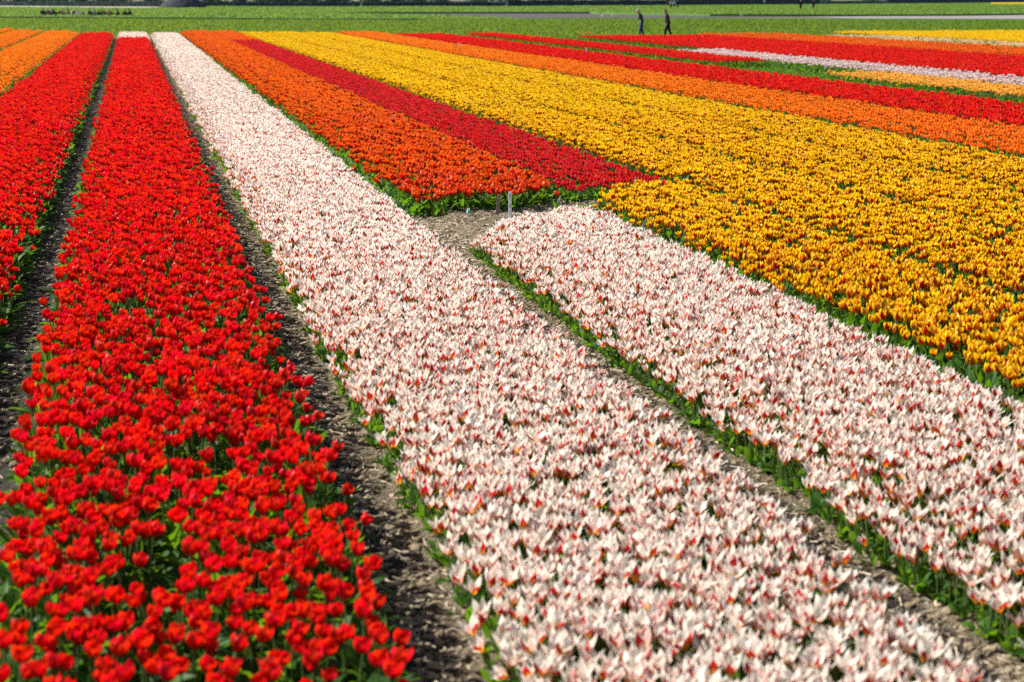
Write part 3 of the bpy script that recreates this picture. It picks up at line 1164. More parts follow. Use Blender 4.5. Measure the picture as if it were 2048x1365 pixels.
A = path_points(950, 60)
n = len(A)
jn = (A[:, 1] > 15) & (A[:, 0] > rowX(1.3, .1)) & (A[:, 1] < 22)
z = ground_z(A[:, 0], A[:, 1]) + .002
scatter('straw', np.concatenate([A, z[:, None]], 1), np.stack([gs.normal(0, .25, n), gs.normal(0, .25, n), gs.uniform(0, 6.28, n)], -1),
        np.repeat((gs.uniform(.6, 1.5, n) * np.where(jn, 1.7, 1))[:, None], 3, 1), gs.integers(0, len(STRAW), n), STRAW, 'pale chopped straw strewn over the bare paths between beds', 'straw')
A = path_points(420, 45, .26)
n = len(A)
z = ground_z(A[:, 0], A[:, 1])
sz = (.004 + .022 * gs.random(n) ** 2.6)[:, None] * gs.uniform(.7, 1.3, (n, 3))
scatter('soil_clods', np.concatenate([A, z[:, None]], 1), gs.uniform(-3, 3, (n, 3)) * np.array([.15, .15, 1]), sz, gs.integers(0, len(CLOD), n), CLOD,
        'small lumps of tan earth on the bare paths', 'clods')

# ------------------------------------------------------------------ labels and stakes
M_LABEL = plain_mat('label_white', (.80, .80, .82), .45, .4, trans=.45, tcol=(.7, .7, .75))
M_PRINT = plain_mat('label_print', (.03, .035, .06), .6)
M_WOOD = plain_mat('weathered_wood', (.34, .27, .20), .8, .2, c2=(.22, .17, .13), scale=25)
M_WOOD2 = plain_mat('new_wood', (.55, .45, .28), .8, .2, c2=(.42, .34, .2), scale=25)
M_TEAL = plain_mat('teal_plastic', (.10, .30, .27), .4, .5, c2=(.30, .48, .42), scale=30)


def box_mesh(name, sx, sy, sz, mat, bev=.0015, z0=0.0, pointed=False):
    import bmesh
    bm = bmesh.new()
    bmesh.ops.create_cube(bm, size=1)
    for v in bm.verts:
        v.co = Vector((v.co.x * sx, v.co.y * sy, (v.co.z + .5) * sz + z0))
        if pointed and v.co.z < z0 + 1e-6:
            v.co.x *= .3; v.co.y *= .4
    bmesh.ops.bevel(bm, geom=bm.edges[:], offset=bev, segments=1, affect='EDGES')
    me = bpy.data.meshes.new(name)
    bm.to_mesh(me); bm.free()
    me.materials.append(mat)
    return me


def stake(u, vb, vt, wpx, name, label, mat, tilt=(0, 0), printed=False, group=None, zb=.07):
    p = unproj(u, vb, zb)
    _, _, dep = project(p)
    pxm = FPX / dep
    h = (vb - vt) / pxm / math.cos(PITCH) * 1.02
    w = wpx / pxm
    root = empty(name, (p[0], p[1], zb - .06), (tilt[0], tilt[1], -YAW))
    tag(root, label, 'stake' if not printed else 'plant label', group)
    link_mesh('board', box_mesh('board', w, max(.006, w * .3), h + .06, mat, pointed=False), root)
    link_mesh('point', box_mesh('point', w, max(.006, w * .3), .10, mat, z0=-.101, pointed=True), root)
    if printed:
        g = np.random.default_rng(4)
        V = []; F = []
        yf = -max(.006, w * .3) / 2 - .0012

        def line(x0, z0, z1, thick):
            zc = z0
            while zc < z1:                                    # small upright strokes standing for a printed line turned on its side
                ln = g.uniform(.004, .009)
                for q in range(2):
                    xx = x0 + g.uniform(-.2, .2) * thick
                    n0 = len(V)
                    ww = thick * g.uniform(.25, .55)
                    V.extend([(xx - ww, yf, zc), (xx + ww, yf, zc), (xx + ww, yf, zc + ln * .45), (xx - ww, yf, zc + ln * .45)])
                    F.append((n0, n0 + 1, n0 + 2, n0 + 3))
                    zc += ln * .55
                zc += .0015
        H = h + .06
        line(0, H - .20 * h - .01, H - .025, w * .32)
        line(-w * .15, H - .47 * h, H - .38 * h, w * .2)
        line(w * .2, H - .49 * h, H - .38 * h, w * .2)
        me = bpy.data.meshes.new('printed_text'); me.from_pydata(V, [], F); me.materials.append(M_PRINT)
        link_mesh('printed_text', me, root)
    return root


stake(1020, 449, 386, 6.6, 'plant_label', 'white plant label with dark print at the front of the orange bed', M_LABEL, (0, 0), True)
stake(993, 433, 391, 7.0, 'wooden_stake', 'grey weathered wooden stake left of the white plant label', M_WOOD, (0, .10))
stake(1267, 392, 357, 6.5, 'wooden_stake', 'pale new wooden stake between the crimson and yellow tulips', M_WOOD2, (0, .12))
stake(918, 108, 87, 2.6, 'white_stake', 'small white stake at the edge of the orange and red strips', M_LABEL)
stake(1173, 112, 97, 2.8, 'white_stake', 'small white stake at the left tip of the green strip between red strips', M_LABEL)
stake(1650, 148, 131, 3.2, 'white_stake', 'small white stake where the apricot strip begins', M_LABEL)

# crumpled scrap by the bed end
p = unproj(937, 436, .05)
import bmesh
bm = bmesh.new()
bmesh.ops.create_icosphere(bm, subdivisions=3, radius=.036)
for v in bm.verts:
    nn = float(fbm(np.array(v.co.x * 60 + 9), np.array(v.co.y * 60 + v.co.z * 45), 3))
    v.co *= .65 + .7 * nn
    v.co.z = max(v.co.z * 1.1 + .03, 0)
    v.co.x *= 1.05 - v.co.z * 8
me = bpy.data.meshes.new('plastic_scrap'); bm.to_mesh(me); bm.free(); me.materials.append(M_TEAL)
tag(link_mesh('plastic_scrap', me, None, (p[0], p[1], float(ground_z(p[0], p[1])))), 'crumpled teal scrap lying on the soil under the orange tulips', 'scrap')

# ------------------------------------------------------------------ people
M_SKIN = plain_mat('skin', (.50, .29, .20), .55, .3)


def capsule(p0, r0, p1, r1, n=12):
    p0 = np.array(p0, float); p1 = np.array(p1, float)
    ax = p1 - p0; L = np.linalg.norm(ax); ax = ax / max(L, 1e-9)
    q = Vector((0, 0, 1)).rotation_difference(Vector(ax)).to_matrix()
    q = np.array(q)
    rings = []
    for a in (-80, -50, -20, 0):
        rings.append((r0 * math.cos(R(a)), r0 * math.sin(R(a))))
    for a in (0, 20, 50, 80):
        rings.append((r1 * math.cos(R(a)), L + r1 * math.sin(R(a))))
    V = []; F = []
    for rr, zz in rings:
        for i in range(n):
            t = 2 * math.pi * i / n
            V.append(q @ np.array([rr * math.cos(t), rr * math.sin(t), zz]) + p0)
    m = len(rings)
    for j in range(m - 1):
        for i in range(n):
            F.append((j * n + i, j * n + (i + 1) % n, (j + 1) * n + (i + 1) % n, (j + 1) * n + i))
    F.append(tuple(reversed(range(n)))); F.append(tuple((m - 1) * n + i for i in range(n)))
    return V, F


def fuse(name, caps, voxel, mat, ell=()):
    """one continuous surface grown round tapered limbs"""
    V = []; F = []
    for c in caps:
        v, f = capsule(*c)
        o = len(V); V += [tuple(x) for x in v]; F += [tuple(i + o for i in q) for q in f]
    for (c, rad) in ell:
        v, f = capsule((0, 0, -.001), 1, (0, 0, .001), 1, 16)
        o = len(V); V += [(c[0] + x[0] * rad[0], c[1] + x[1] * rad[1], c[2] + x[2] * rad[2]) for x in v]; F += [tuple(i + o for i in q) for q in f]
    me = bpy.data.meshes.new(name)
    me.from_pydata(V, [], F)
    ob = bpy.data.objects.new(name, me)
    col.objects.link(ob)
    md = ob.modifiers.new('remesh', 'REMESH'); md.mode = 'VOXEL'; md.voxel_size = voxel; md.use_smooth_shade = True
    sm = ob.modifiers.new('smooth', 'SMOOTH'); sm.factor = .5; sm.iterations = 3
    dg = bpy.context.evaluated_depsgraph_get()
    out = bpy.data.meshes.new_from_object(ob.evaluated_get(dg), depsgraph=dg)
    bpy.data.objects.remove(ob); bpy.data.meshes.remove(me)
    out.name = name
    out.materials.clear(); out.materials.append(mat)
    return out


def figure(J, voxel, hands=True):
    """meshes of a person (facing +x, left is +y) from joint positions"""
    P = {k: np.array(v, float) for k, v in J.items()}
    hd, nk, ch, pv = P['head'], P['neck'], P['chest'], P['pelvis']
    fwd = P.get('face', np.array([1.0, 0, 0])); fwd = fwd / np.linalg.norm(fwd)
    up = np.array([0, 0, 1.0]) - fwd * fwd[2]; up /= np.linalg.norm(up)
    body = [(nk, .055, hd, .062), (hd - up * .02, .085, hd + up * .045 - fwd * .012, .088), (hd + fwd * .035 - up * .055, .048, hd + fwd * .05, .055),
            (hd + fwd * .088 - up * .022, .014, hd + fwd * .075 + up * .02, .010),
            (hd + np.array([0, .085, 0]) - up * .01, .016, hd + np.array([0, .09, 0]) + up * .02, .018), (hd - np.array([0, .085, 0]) - up * .01, .016, hd - np.array([0, .09, 0]) + up * .02, .018),
            (ch, .12, pv, .12)]
    shirt = [(ch + (0, .075, .03), .105, pv + (0, .055, .06), .118), (ch + (0, -.075, .03), .105, pv + (0, -.055, .06), .118), (ch + (.02, 0, 0), .12, pv + (.035, 0, .1), .135), (nk - (0, 0, .03), .07, ch, .12)]
    trou = [(pv + (0, .05, 0), .125, pv + (0, -.05, 0), .125)]
    shoes = []
    for s, y in (('l', 1), ('r', -1)):
        sh, el, wr = P['sh' + s], P['el' + s], P['wr' + s]
        hp, kn, an = P['hp' + s], P['kn' + s], P['an' + s]
        body += [(sh, .055, el, .042), (el, .042, wr, .027), (hp, .085, kn, .058), (kn, .055, an, .038)]
        shirt += [(nk + (0, y * .05, -.05), .07, sh, .075), (sh, .072, el, .056)]
        if J.get('long'):
            shirt += [(el, .054, el + (wr - el) * .85, .042)]
        trou += [(hp, .108, kn, .078), (kn, .078, an + (0, 0, .03), .06)]
        ft = an + fwd * np.array([1, 1, 0]) * .15
        body += [(an, .035, ft - (0, 0, .045), .03)]
        shoes += [(an - (0, 0, .04), .05, ft - (0, 0, .055), .04)]
        d = (wr - el) / np.linalg.norm(wr - el)
        side = np.array([0, 1.0, 0])
        pl = np.cross(d, side); pl /= np.linalg.norm(pl)
        palm = wr + d * .075
        body += [(wr, .026, palm, .032)]
        if hands:
            for i, ln in enumerate((.062, .075, .07, .055)):
                b0 = palm + pl * (i - 1.5) * .018
                m_ = b0 + d * ln * .55; e_ = m_ + (d * .6 - side * y * .8) * ln * .45
                body += [(b0, .010, m_, .009, 6), (m_, .009, e_, .008, 6)]
            t0 = wr + d * .03 + pl * .025
            body += [(t0, .012, t0 + d * .035 + pl * .025, .010, 6), (t0 + d * .035 + pl * .025, .010, t0 + d * .06 + pl * .022, .008, 6)]
    hair = [(hd + up * .045 - fwd * .035, .088, hd - up * .03 - fwd * .055, .062), (hd + up * .06 - fwd * .01, .082, hd + up * .05 - fwd * .04, .09)]
    belt = [(pv + (0, .05, .085), .128, pv + (0, -.05, .085), .128)]
    return dict(body=(body, voxel), shirt=(shirt, voxel * 1.25), trousers=(trou, voxel * 1.25), shoe=(shoes, voxel * 1.2), hair=(hair, voxel))


def make_person(name, J, voxel, mats, loc, rz, label, group=None, cache=None, scale=1.0):
    key = cache[1] if cache else None
    if cache and key in cache[0]:
        meshes = cache[0][key]
    else:
        fig = figure(J, voxel, hands=voxel < .015)
        meshes = {p: fuse(p, caps, vx, mats.get(p, M_SKIN)) for p, (caps, vx) in fig.items()}
        if cache:
            cache[0][key] = meshes
    root = empty(name, loc, (0, 0, rz), scale)
    tag(root, label, 'person', group)
    for p, me in meshes.items():
        o = link_mesh(p, me, root)
        if p in mats:
            o.material_slots[0].link = 'OBJECT'
            o.material_slots[0].material = mats[p]
    return root


M_NAVY = plain_mat('navy_cloth', (.007, .009, .022), .85, .1, noise=.3, scale=14)
M_JEANS = plain_mat('blue_jeans', (.028, .050, .10), .85, .1, c2=(.05, .085, .15), scale=9)
M_MAROON = plain_mat('maroon_cloth', (.018, .005, .009), .85, .1, noise=.3, scale=14)
M_BLACK = plain_mat('black_cloth', (.007, .007, .010), .85, .1)
M_SHOE = plain_mat('dark_shoe', (.02, .017, .015), .6)
M_GREYH = plain_mat('grey_hair', (.38, .35, .32), .8)
M_DARKH = plain_mat('dark_hair', (.05, .035, .025), .8)
M_PINK = plain_mat('pink_cloth', (.62, .36, .42), .85)
M_SKYB = plain_mat('light_blue_cloth', (.30, .55, .68), .85)
M_CREAM = plain_mat('white_cloth', (.68, .68, .66), .85)
M_TAN = plain_mat('tan_cloth', (.42, .29, .17), .85)
M_BROWN = plain_mat('brown_cloth', (.16, .09, .06), .85)
M_GREYC = plain_mat('grey_cloth', (.28, .29, .32), .85)

left_face = math.pi - YAW     # facing the left of the picture


def foot(u, v, z=0.0):
    p = unproj(u, v, z)
    return (p[0], p[1], z)


J1 = dict(head=(.235, 0, 1.585), face=(.85, 0, -.52), neck=(.135, 0, 1.46), chest=(.06, 0, 1.27), pelvis=(0, 0, .93), shl=(.09, .185, 1.39), shr=(.09, -.185, 1.39), ell=(.06, .25, 1.10), wrl=(.20, .23, .88),
          elr=(-.02, -.25, 1.12), wrr=(-.03, -.20, .90), hpl=(0, .095, .90), hpr=(0, -.095, .90), knl=(.10, .10, .50), anl=(.12, .10, .09), knr=(-.02, -.10, .48), anr=(-.15, -.10, .10))
J2 = dict(head=(.19, 0, 1.585), face=(.82, 0, -.57), neck=(.11, 0, 1.46), chest=(.05, 0, 1.27), pelvis=(0, 0, .92), shl=(.07, .19, 1.39), shr=(.07, -.19, 1.39), ell=(-.03, .25, 1.12), wrl=(.10, .22, .90),
          elr=(.02, -.25, 1.12), wrr=(.20, -.18, .92), hpl=(0, .10, .89), hpr=(0, -.10, .89), knl=(.16, .10, .50), anl=(.19, .10, .09), knr=(-.08, -.10, .49), anr=(-.24, -.10, .10), long=1)
m1 = foot(1283, 76.5)
m2 = foot(1336, 78.5)
make_person('person', J1, .0095, dict(shirt=M_NAVY, trousers=M_JEANS, shoe=M_SHOE, hair=M_GREYH), m1, left_face, 'stooped person in navy top and blue jeans walking left trailing a hoe', scale=.98)
make_person('person', J2, .0095, dict(shirt=M_MAROON, trousers=M_BLACK, shoe=M_SHOE, hair=M_DARKH), m2, left_face, 'person in dark maroon top and black trousers walking left with bowed head', scale=.98)

# the hoe trailing behind the first worker
M_POLE = plain_mat('dark_wood', (.05, .035, .025), .7)
M_IRON = plain_mat('dark_iron', (.03, .03, .032), .5)
hoe = empty('hoe', m1, (0, 0, left_face), .98)
tag(hoe, 'long dark hoe trailing on the ground behind the worker in jeans', 'hoe')
v, f = capsule((.02, -.185, .90), .016, (-.80, -.185, .10), .016, 8)
me = bpy.data.meshes.new('handle'); me.from_pydata([tuple(x) for x in v], [], f); me.materials.append(M_POLE); link_mesh('handle', me, hoe)
v, f = capsule((-.80, -.185, .10), .014, (-.88, -.185, .07), .012, 8)
me = bpy.data.meshes.new('socket'); me.from_pydata([tuple(x) for x in v], [], f); me.materials.append(M_IRON); link_mesh('socket', me, hoe)
bl = link_mesh('blade', box_mesh('blade', .42, .16, .022, M_IRON, .004), hoe, (-.92, -.185, .05), (0, .15, 0))

# far walkers
JS = dict(head=(.03, 0, 1.60), face=(1, 0, -.1), neck=(.01, 0, 1.46), chest=(0, 0, 1.28), pelvis=(0, 0, .93), shl=(0, .19, 1.40), shr=(0, -.19, 1.40), ell=(-.03, .24, 1.12), wrl=(.07, .23, .88),
          elr=(-.03, -.24, 1.12), wrr=(.07, -.23, .88), hpl=(0, .09, .90), hpr=(0, -.09, .90), knl=(.06, .09, .49), anl=(-.02, .09, .09), knr=(.05, -.09, .49), anr=(.10, -.09, .09), long=1)
cache = {}
toward = -math.pi / 2 - YAW
for u, v, top, lab in ((1342, 17.5, dict(shirt=M_PINK, trousers=M_BLACK, hair=M_DARKH), 'distant person in a pink top, leftmost of the three walking together'),
                       (1348.5, 17.8, dict(shirt=M_SKYB, trousers=M_BLACK, hair=M_GREYH), 'distant person in a light blue top between the pink and the dark one'),
                       (1355, 17.2, dict(shirt=M_NAVY, trousers=M_NAVY, hair=M_DARKH), 'distant person in dark clothes, rightmost of the three walking together'),
                       (1601, 20.5, dict(shirt=M_BLACK, trousers=M_BLACK, hair=M_DARKH), 'distant person in black, left of two standing apart in the green field'),
                       (1626.5, 20.0, dict(shirt=M_NAVY, trousers=M_BLACK, hair=M_DARKH), 'distant person in navy and black, right of two standing apart in the green field')):
    top['shoe'] = M_SHOE
    make_person('person', JS, .022, top, foot(u, v + .8), toward + random.uniform(-.5, .5), lab, 'people walking in the far field', (cache, 'stand'), random.uniform(.95, 1.02))

# people sitting low in the far field
JC = dict(head=(.16, 0, .84), face=(1, 0, -.35), neck=(.06, 0, .72), chest=(0, 0, .55), pelvis=(-.10, 0, .20), shl=(.02, .18, .67), shr=(.02, -.18, .67), ell=(.18, .24, .48), wrl=(.34, .12, .40),
          elr=(.18, -.24, .48), wrr=(.34, -.12, .40), hpl=(-.08, .10, .19), hpr=(-.08, -.10, .19), knl=(.30, .14, .42), anl=(.38, .12, .09), knr=(.30, -.14, .42), anr=(.38, -.12, .09), long=1)
JC2 = dict(JC, head=(.30, 0, .72), face=(.8, 0, -.6), neck=(.17, 0, .64), chest=(.06, 0, .52), shl=(.12, .18, .60), shr=(.12, -.18, .60), ell=(.26, .22, .40), wrl=(.40, .14, .25), elr=(.26, -.22, .40), wrr=(.42, -.14, .25))
SEAT = [(86, M_BLACK, M_DARKH, 'black'), (92.5, M_NAVY, M_DARKH, 'navy'), (97.5, M_BROWN, M_GREYH, 'brown'), (102.5, M_SKYB, M_GREYH, 'light blue'), (108, M_BLACK, M_DARKH, 'black'), (115, M_NAVY, M_DARKH, 'navy'),
        (121.5, M_BLACK, M_DARKH, 'black'), (129, M_TAN, M_GREYH, 'tan'), (138, M_BROWN, M_DARKH, 'brown'), (147.5, M_GREYC, M_CREAM, 'grey'), (156, M_CREAM, M_TAN, 'white'), (168, M_GREYC, M_CREAM, 'grey'),
        (179, M_BROWN, M_TAN, 'brown'), (184.5, M_BLACK, M_DARKH, 'black'), (190, M_GREYC, M_GREYH, 'grey'), (199, M_BLACK, M_DARKH, 'black'), (206, M_NAVY, M_DARKH, 'navy'), (213, M_BLACK, M_DARKH, 'black'),
        (219, M_TAN, M_CREAM, 'tan'), (226, M_NAVY, M_DARKH, 'navy'), (237, M_BLACK, M_DARKH, 'black'), (251.5, M_BLACK, M_DARKH, 'black'), (261, M_NAVY, M_DARKH, 'navy')]
ordw = ['leftmost', 'second', 'third', 'fourth', 'fifth', 'sixth', 'seventh', 'eighth', 'ninth', 'tenth', 'eleventh', 'twelfth', 'thirteenth', 'fourteenth', 'fifteenth', 'sixteenth', 'seventeenth', 'eighteenth', 'nineteenth', 'twentieth',
        'third-last', 'second-last', 'rightmost']
for i, (u, cm, hm, cn) in enumerate(SEAT):
    hat = {M_CREAM: ' and a white hat', M_TAN: ' and a tan hat'}.get(hm, '')
    pos = ordw[i] + (' from the left' if 0 < i < 20 else '')
    make_person('person', (JC, JC2)[i % 2], .026, dict(shirt=cm, trousers=M_BLACK if i % 3 else M_NAVY, shoe=M_SHOE, hair=hm), foot(u, 34.2 + random.uniform(-.5, .5) + u * .006),
                (left_face if i % 3 else toward) + random.uniform(-.6, .6), f'crouching person in {cn}{hat}, {pos} in the row', 'people crouching in the far field', (cache, f'crouch{i % 2}'), random.uniform(.92, 1.08))

# ------------------------------------------------------------------ birds
M_BIRD = plain_mat('white_feather', (.78, .78, .76), .7)
M_BIRDG = plain_mat('grey_feather', (.42, .44, .46), .7)
M_BEAK = plain_mat('beak', (.6, .35, .05), .5)


def make_bird(loc, rz, label, flying=False, sc_=1.0):
    root = empty('bird', loc, (0, 0, rz), sc_)
    tag(root, label, 'bird', None)
    z0 = 0 if flying else .16
    link_mesh('body', fuse('body', [((-.10, 0, z0 + .02), .05, (.08, 0, z0 + .04), .07), ((.08, 0, z0 + .05), .05, (.16, 0, z0 + .11), .042), ((-.10, 0, z0 + .02), .04, (-.24, 0, z0 + .0), .012)], .012, M_BIRD), root)
    v, f = capsule((.19, 0, z0 + .11), .012, (.25, 0, z0 + .10), .004, 6)
    me = bpy.data.meshes.new('beak'); me.from_pydata([tuple(x) for x in v], [], f); me.materials.append(M_BEAK); link_mesh('beak', me, root)
    for s in (-1, 1):
        if flying:
            pts = [(.06, s * .05, .05), (.10, s * .28, .14), (.02, s * .60, .10), (-.06, s * .30, .12), (-.08, s * .05, .04)]
        else:
            pts = [(.06, s * .068, z0 + .06), (-.04, s * .08, z0 + .08), (-.26, s * .03, z0 + .02), (-.06, s * .075, z0 - .01), (.05, s * .07, z0 + .01)]
        V = pts + [(x, y, z + .008) for x, y, z in pts]
        n_ = len(pts)
        F = [tuple(reversed(range(n_))), tuple(range(n_, 2 * n_))] + [(i, (i + 1) % n_, (i + 1) % n_ + n_, i + n_) for i in range(n_)]
        me = bpy.data.meshes.new('wing'); me.from_pydata(V, [], F); me.materials.append(M_BIRD if flying else M_BIRDG); link_mesh('wing', me, root)
    if not flying:
        for s in (-1, 1):
            v, f = capsule((0, s * .03, .13), .006, (.01, s * .03, .005), .005, 6)
            me = bpy.data.meshes.new('leg'); me.from_pydata([tuple(x) for x in v], [], f); me.materials.append(M_BEAK); link_mesh('leg', me, root)
    return root


for u, v, lab in ((1207, 37, 'white bird on the near edge of the ploughed strip, left of a pair'), (1227, 37, 'white bird beside another left of the worker in jeans'), (1234, 36.6, 'white bird just left of the worker in jeans'),
                  (1483, 34.5, 'lone white bird on the narrow ploughed strip right of the workers'), (425, 35.5, 'lone white bird on the dark edge between two green fields')):
    make_bird(foot(u, v, .12 if u < 500 else -.04), left_face + random.uniform(-.5, .5), lab, sc_=1.2)
d = cam_rot @ np.array([1529 - 1024., 682.5 - 4, -FPX])
tpos = np.array([0, 0, CAM_H]) + d / np.linalg.norm(d) * 300
make_bird(tuple(tpos), left_face, 'white bird flying low in front of the dark hedge', True, 1.0)

# ------------------------------------------------------------------ mound, hedge, trees, house
M_HEAP = plain_mat('dark_heap', (.035, .036, .045), .95, .1, c2=(.06, .057, .06), scale=1.2, bump=.7)
p = unproj(368, 15.5, 0)
gx = np.linspace(-1, 1, 40)
Xh, Yh = np.meshgrid(gx, gx)
rr = np.hypot(Xh, Yh)
prof = np.clip(1 - rr, 0, 1) ** .75
V = np.stack([Xh * 5.2, Yh * 3.5, prof * 3.6 + .35 * (fbm(Xh * 5 + 2, Yh * 5, 4) - .5) * np.clip(prof * 4, 0, 1) - .08], -1).reshape(-1, 3)
F = [(j * 40 + i, j * 40 + i + 1, (j + 1) * 40 + i + 1, (j + 1) * 40 + i) for j in range(39) for i in range(39)]
me = bpy.data.meshes.new('soil_heap'); me.from_pydata(V.tolist(), [], F); me.materials.append(M_HEAP)
me.polygons.foreach_set('use_smooth', np.ones(len(F), bool))
tag(link_mesh('soil_heap', me, None, (p[0], p[1] + 2, 0), (0, 0, -YAW)), 'tall dark heap of soil in front of the hedge on the left', 'heap')

M_HLEAF = plain_mat('hedge_leaf', (.022, .050, .034), .7, .2, trans=.12, tcol=(.06, .12, .05))
M_HLEAF2 = plain_mat('hedge_leaf_light', (.055, .105, .050), .7, .2, trans=.25, tcol=(.12, .2, .06))
M_TLEAF = plain_mat('tree_leaf', (.045, .080, .055), .7, .2, trans=.25, tcol=(.10, .16, .06))
M_BARK = plain_mat('bark', (.10, .085, .07), .9, c2=(.20, .18, .16), scale=4)
M_CORE = plain_mat('hedge_wood', (.012, .022, .018), .9)
gh = np.random.default_rng(9)


def leaf_cloud(name, C, size, mat):
    n = len(C)
    V = np.zeros((n, 4, 3))
    a = gh.normal(0, 1, (n, 3)); a /= np.linalg.norm(a, axis=1)[:, None]
    b = gh.normal(0, 1, (n, 3)); b -= a * (a * b).sum(1)[:, None]; b /= np.linalg.norm(b, axis=1)[:, None]
    s = size * gh.uniform(.6, 1.4, n)[:, None]
    V[:, 0] = C - a * s; V[:, 1] = C + b * s * .6; V[:, 2] = C + a * s; V[:, 3] = C - b * s * .6
    me = bpy.data.meshes.new(name)
    me.from_pydata(V.reshape(-1, 3).tolist(), [], [(4 * i, 4 * i + 1, 4 * i + 2, 4 * i + 3) for i in range(n)])
    me.materials.append(mat)
    return me


def hedge(u0, v0, u1, v1, h, label, mat, n=2600, depth=1.6):
    A_ = unproj(u0, v0, 0); B_ = unproj(u1, v1, 0)
    L = float(np.linalg.norm(B_ - A_)); ang = math.atan2(B_[1] - A_[1], B_[0] - A_[0])
    root = empty('hedge', tuple(A_), (0, 0, ang))
    tag(root, label, 'hedge')
    t = gh.random(n) * L
    hh = h * (.85 + .3 * fbm(t * .35 + u0, t * 0 + 1, 3))
    C = np.stack([t, gh.normal(0, .34, n) * depth, gh.random(n) ** .7 * hh + .02], -1)
    o = link_mesh('foliage', leaf_cloud('foliage', C, .17, mat), root)
    # woody core: a lumpy wall
    ns = int(L / 1.5) + 2
    V = []; F = []
    for i in range(ns):
        x = L * i / (ns - 1); hz = h * (.72 + .3 * float(fbm(np.array(x * .35 + u0), np.array(1.0), 3)))
        w_ = depth * .3
        V += [(x, -w_, 0), (x, -w_ * .8, hz), (x, w_ * .8, hz), (x, w_, 0)]
    for i in range(ns - 1):
        for j in range(3):
            F.append((4 * i + j, 4 * i + j + 1, 4 * i + 5 + j, 4 * i + 4 + j))
    F += [(0, 3, 2, 1), tuple(4 * (ns - 1) + j for j in range(4))]
    me = bpy.data.meshes.new('branch_core'); me.from_pydata(V, [], F); me.materials.append(M_CORE)
    link_mesh('branch_core', me, root)
    return root


hedge(-140, 11.2, 340, 13.6, 1.25, 'long dark hedge left of the soil heap', M_HLEAF, 3200)
hedge(400, 12.6, 720, 13.2, 1.15, 'low dark hedge just right of the soil heap', M_HLEAF, 2400)
hedge(724, 13.2, 1010, 13.0, 1.15, 'low dark hedge below the pale tree trunks', M_HLEAF, 2200)
hedge(1014, 12.9, 1330, 11.2, 1.5, 'dark hedge behind the worker in jeans', M_HLEAF, 2600)
hedge(1334, 11.2, 1660, 8.6, 1.9, 'dark hedge behind the distant walkers', M_HLEAF, 3400)
hedge(1640, 8.9, 1770, 8.0, 1.0, 'short light green bush hedge at the right', M_HLEAF2, 1200)
hedge(1772, 7.6, 2180, 4.3, 2.4, 'dark hedge at the far right', M_HLEAF, 4200)


def crown_pts(g, n, rx, h0, h1):
    P = []
    ncl = 26
    cl = []
    for _ in range(ncl):
        t = g.random(); a = g.uniform(0, 6.28)
        rad = rx * math.sin(math.pi * min(.96, .12 + .86 * t)) * g.uniform(.3, 1)
        cl.append((rad * math.cos(a), rad * math.sin(a), h0 + (h1 - h0) * t))
    cl = np.array(cl)
    P = cl[g.integers(0, ncl, n)] + g.normal(0, .55, (n, 3)) * np.array([1, 1, .8])
    m = n // 3                                   # suckers and low boughs down to the ground
    P[:m] = np.stack([g.normal(0, rx * .55, m), g.normal(0, rx * .45, m), np.abs(g.normal(0, 1.1, m))], -1)
    P[:, 2] = np.abs(P[:, 2])
    return P


TREE = []
for i in range(3):
    h = (8, 10, 7)[i]
    V = []; F = []
    rings = [(0, .26), (1.2, .2), (3.5, .15), (h * .8, .05)]
    for zz, r0 in rings:
        for j in range(8):
            a = j * math.pi / 4
            V.append((r0 * math.cos(a) + .1 * math.sin(zz), r0 * math.sin(a), zz))
    for q in range(3):
        for j in range(8):
            F.append((q * 8 + j, q * 8 + (j + 1) % 8, q * 8 + 8 + (j + 1) % 8, q * 8 + 8 + j))
    for q in range(6):                                       # limbs
        a = q * 1.05 + i; z0 = 1.6 + q * .8
        v, f = capsule((0, 0, z0), .07, (1.7 * math.cos(a), 1.7 * math.sin(a), z0 + 1.6), .025, 6)
        o_ = len(V); V += [tuple(x) for x in v]; F += [tuple(k_ + o_ for k_ in fc) for fc in f]
    tm = bpy.data.meshes.new('trunk'); tm.from_pydata(V, [], F); tm.materials.append(M_BARK)
    cm = leaf_cloud('crown', crown_pts(gh, 2100, (2.6, 3.0, 2.3)[i], (.5, .3, .2)[i], h), .30, M_TLEAF)
    TREE.append((tm, cm))
tw = ['bushy tree', 'tall loose tree', 'low branching tree']
us = [-60, -10, 30, 80, 125, 170, 215, 260, 300, 395, 430, 470, 510, 545, 580, 610, 650, 700, 760, 800, 850, 900, 950, 1030, 1110, 1190, 1270, 1360, 1450, 1540, 1640, 1740, 1840, 1940, 2050]
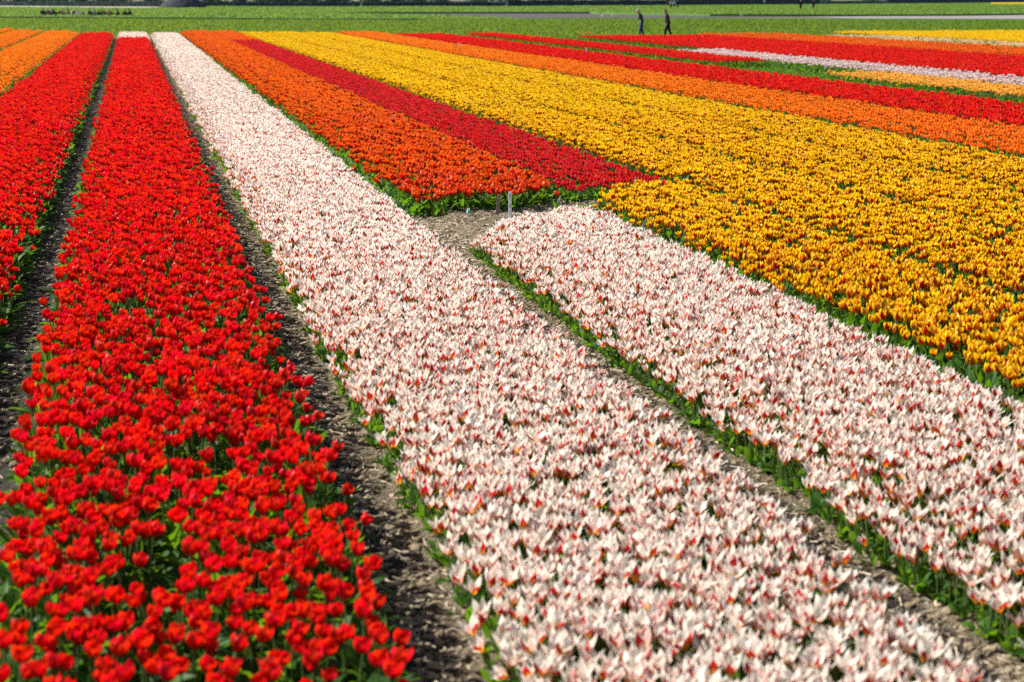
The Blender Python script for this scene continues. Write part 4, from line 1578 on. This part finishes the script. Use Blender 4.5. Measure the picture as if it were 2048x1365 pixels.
for i, u in enumerate(us):
    vb = 11 - 6.5 * max(0, u - 900) / 1150
    p = unproj(u + random.uniform(-20, 20), max(2.5, vb - 1.5), 0)
    root = empty('tree', (p[0], p[1], 0), (0, 0, random.uniform(0, 6.28)), random.uniform(.9, 1.25))
    tag(root, f'hazy {tw[i % 3]} standing behind the far hedge', 'tree', f'{tw[i % 3]}s in the far tree line')
    link_mesh('trunk', TREE[i % 3][0], root); link_mesh('crown', TREE[i % 3][1], root)

# a pale house far behind the hedge, of which only the foot of the walls shows
M_WALL = plain_mat('pale_render', (.62, .60, .58), .85, c2=(.52, .50, .48), scale=2)
M_ROOF = plain_mat('red_roof', (.22, .09, .06), .8)
M_GLASS = plain_mat('dark_window', (.03, .04, .05), .15, .6)
p = unproj(993, 9.6, 0)
hs_ = empty('house', tuple(p), (0, 0, -YAW))
tag(hs_, 'pale house showing above the hedge near the middle', 'house')
link_mesh('wall', box_mesh('wall', 4.6, 6, 3.0, M_WALL, .02), hs_)
V = [(-2.6, -3.3, 3.0), (2.6, -3.3, 3.0), (2.6, 3.3, 3.0), (-2.6, 3.3, 3.0), (0, -3.3, 5.4), (0, 3.3, 5.4)]
me = bpy.data.meshes.new('roof'); me.from_pydata(V, [], [(0, 4, 5, 3), (1, 2, 5, 4), (0, 1, 4), (2, 3, 5), (0, 3, 2, 1)]); me.materials.append(M_ROOF); link_mesh('roof', me, hs_)
for x in (-1.2, 1.2):
    link_mesh('window', box_mesh('window', 1.1, .06, 1.2, M_GLASS, .01), hs_, (x, -3.02, 1.0))

# ------------------------------------------------------------------ air
m_h, nt_h = new_mat('haze')
bh = NB(nt_h)
vol = bh.n('ShaderNodeVolumePrincipled')
vol.inputs['Color'].default_value = (.35, .62, 1.0, 1)
vol.inputs['Density'].default_value = .00004
oh = bh.n('ShaderNodeOutputMaterial')
bh.link(vol.outputs[0], oh.inputs['Volume'])
hz = link_mesh('haze', box_mesh('haze', 1700, 1100, 20, m_h, .01, z0=-1.1), None, (0, 480, 0))
hz['kind'] = 'stuff'
hz['label'] = 'thin bluish air over the whole field'
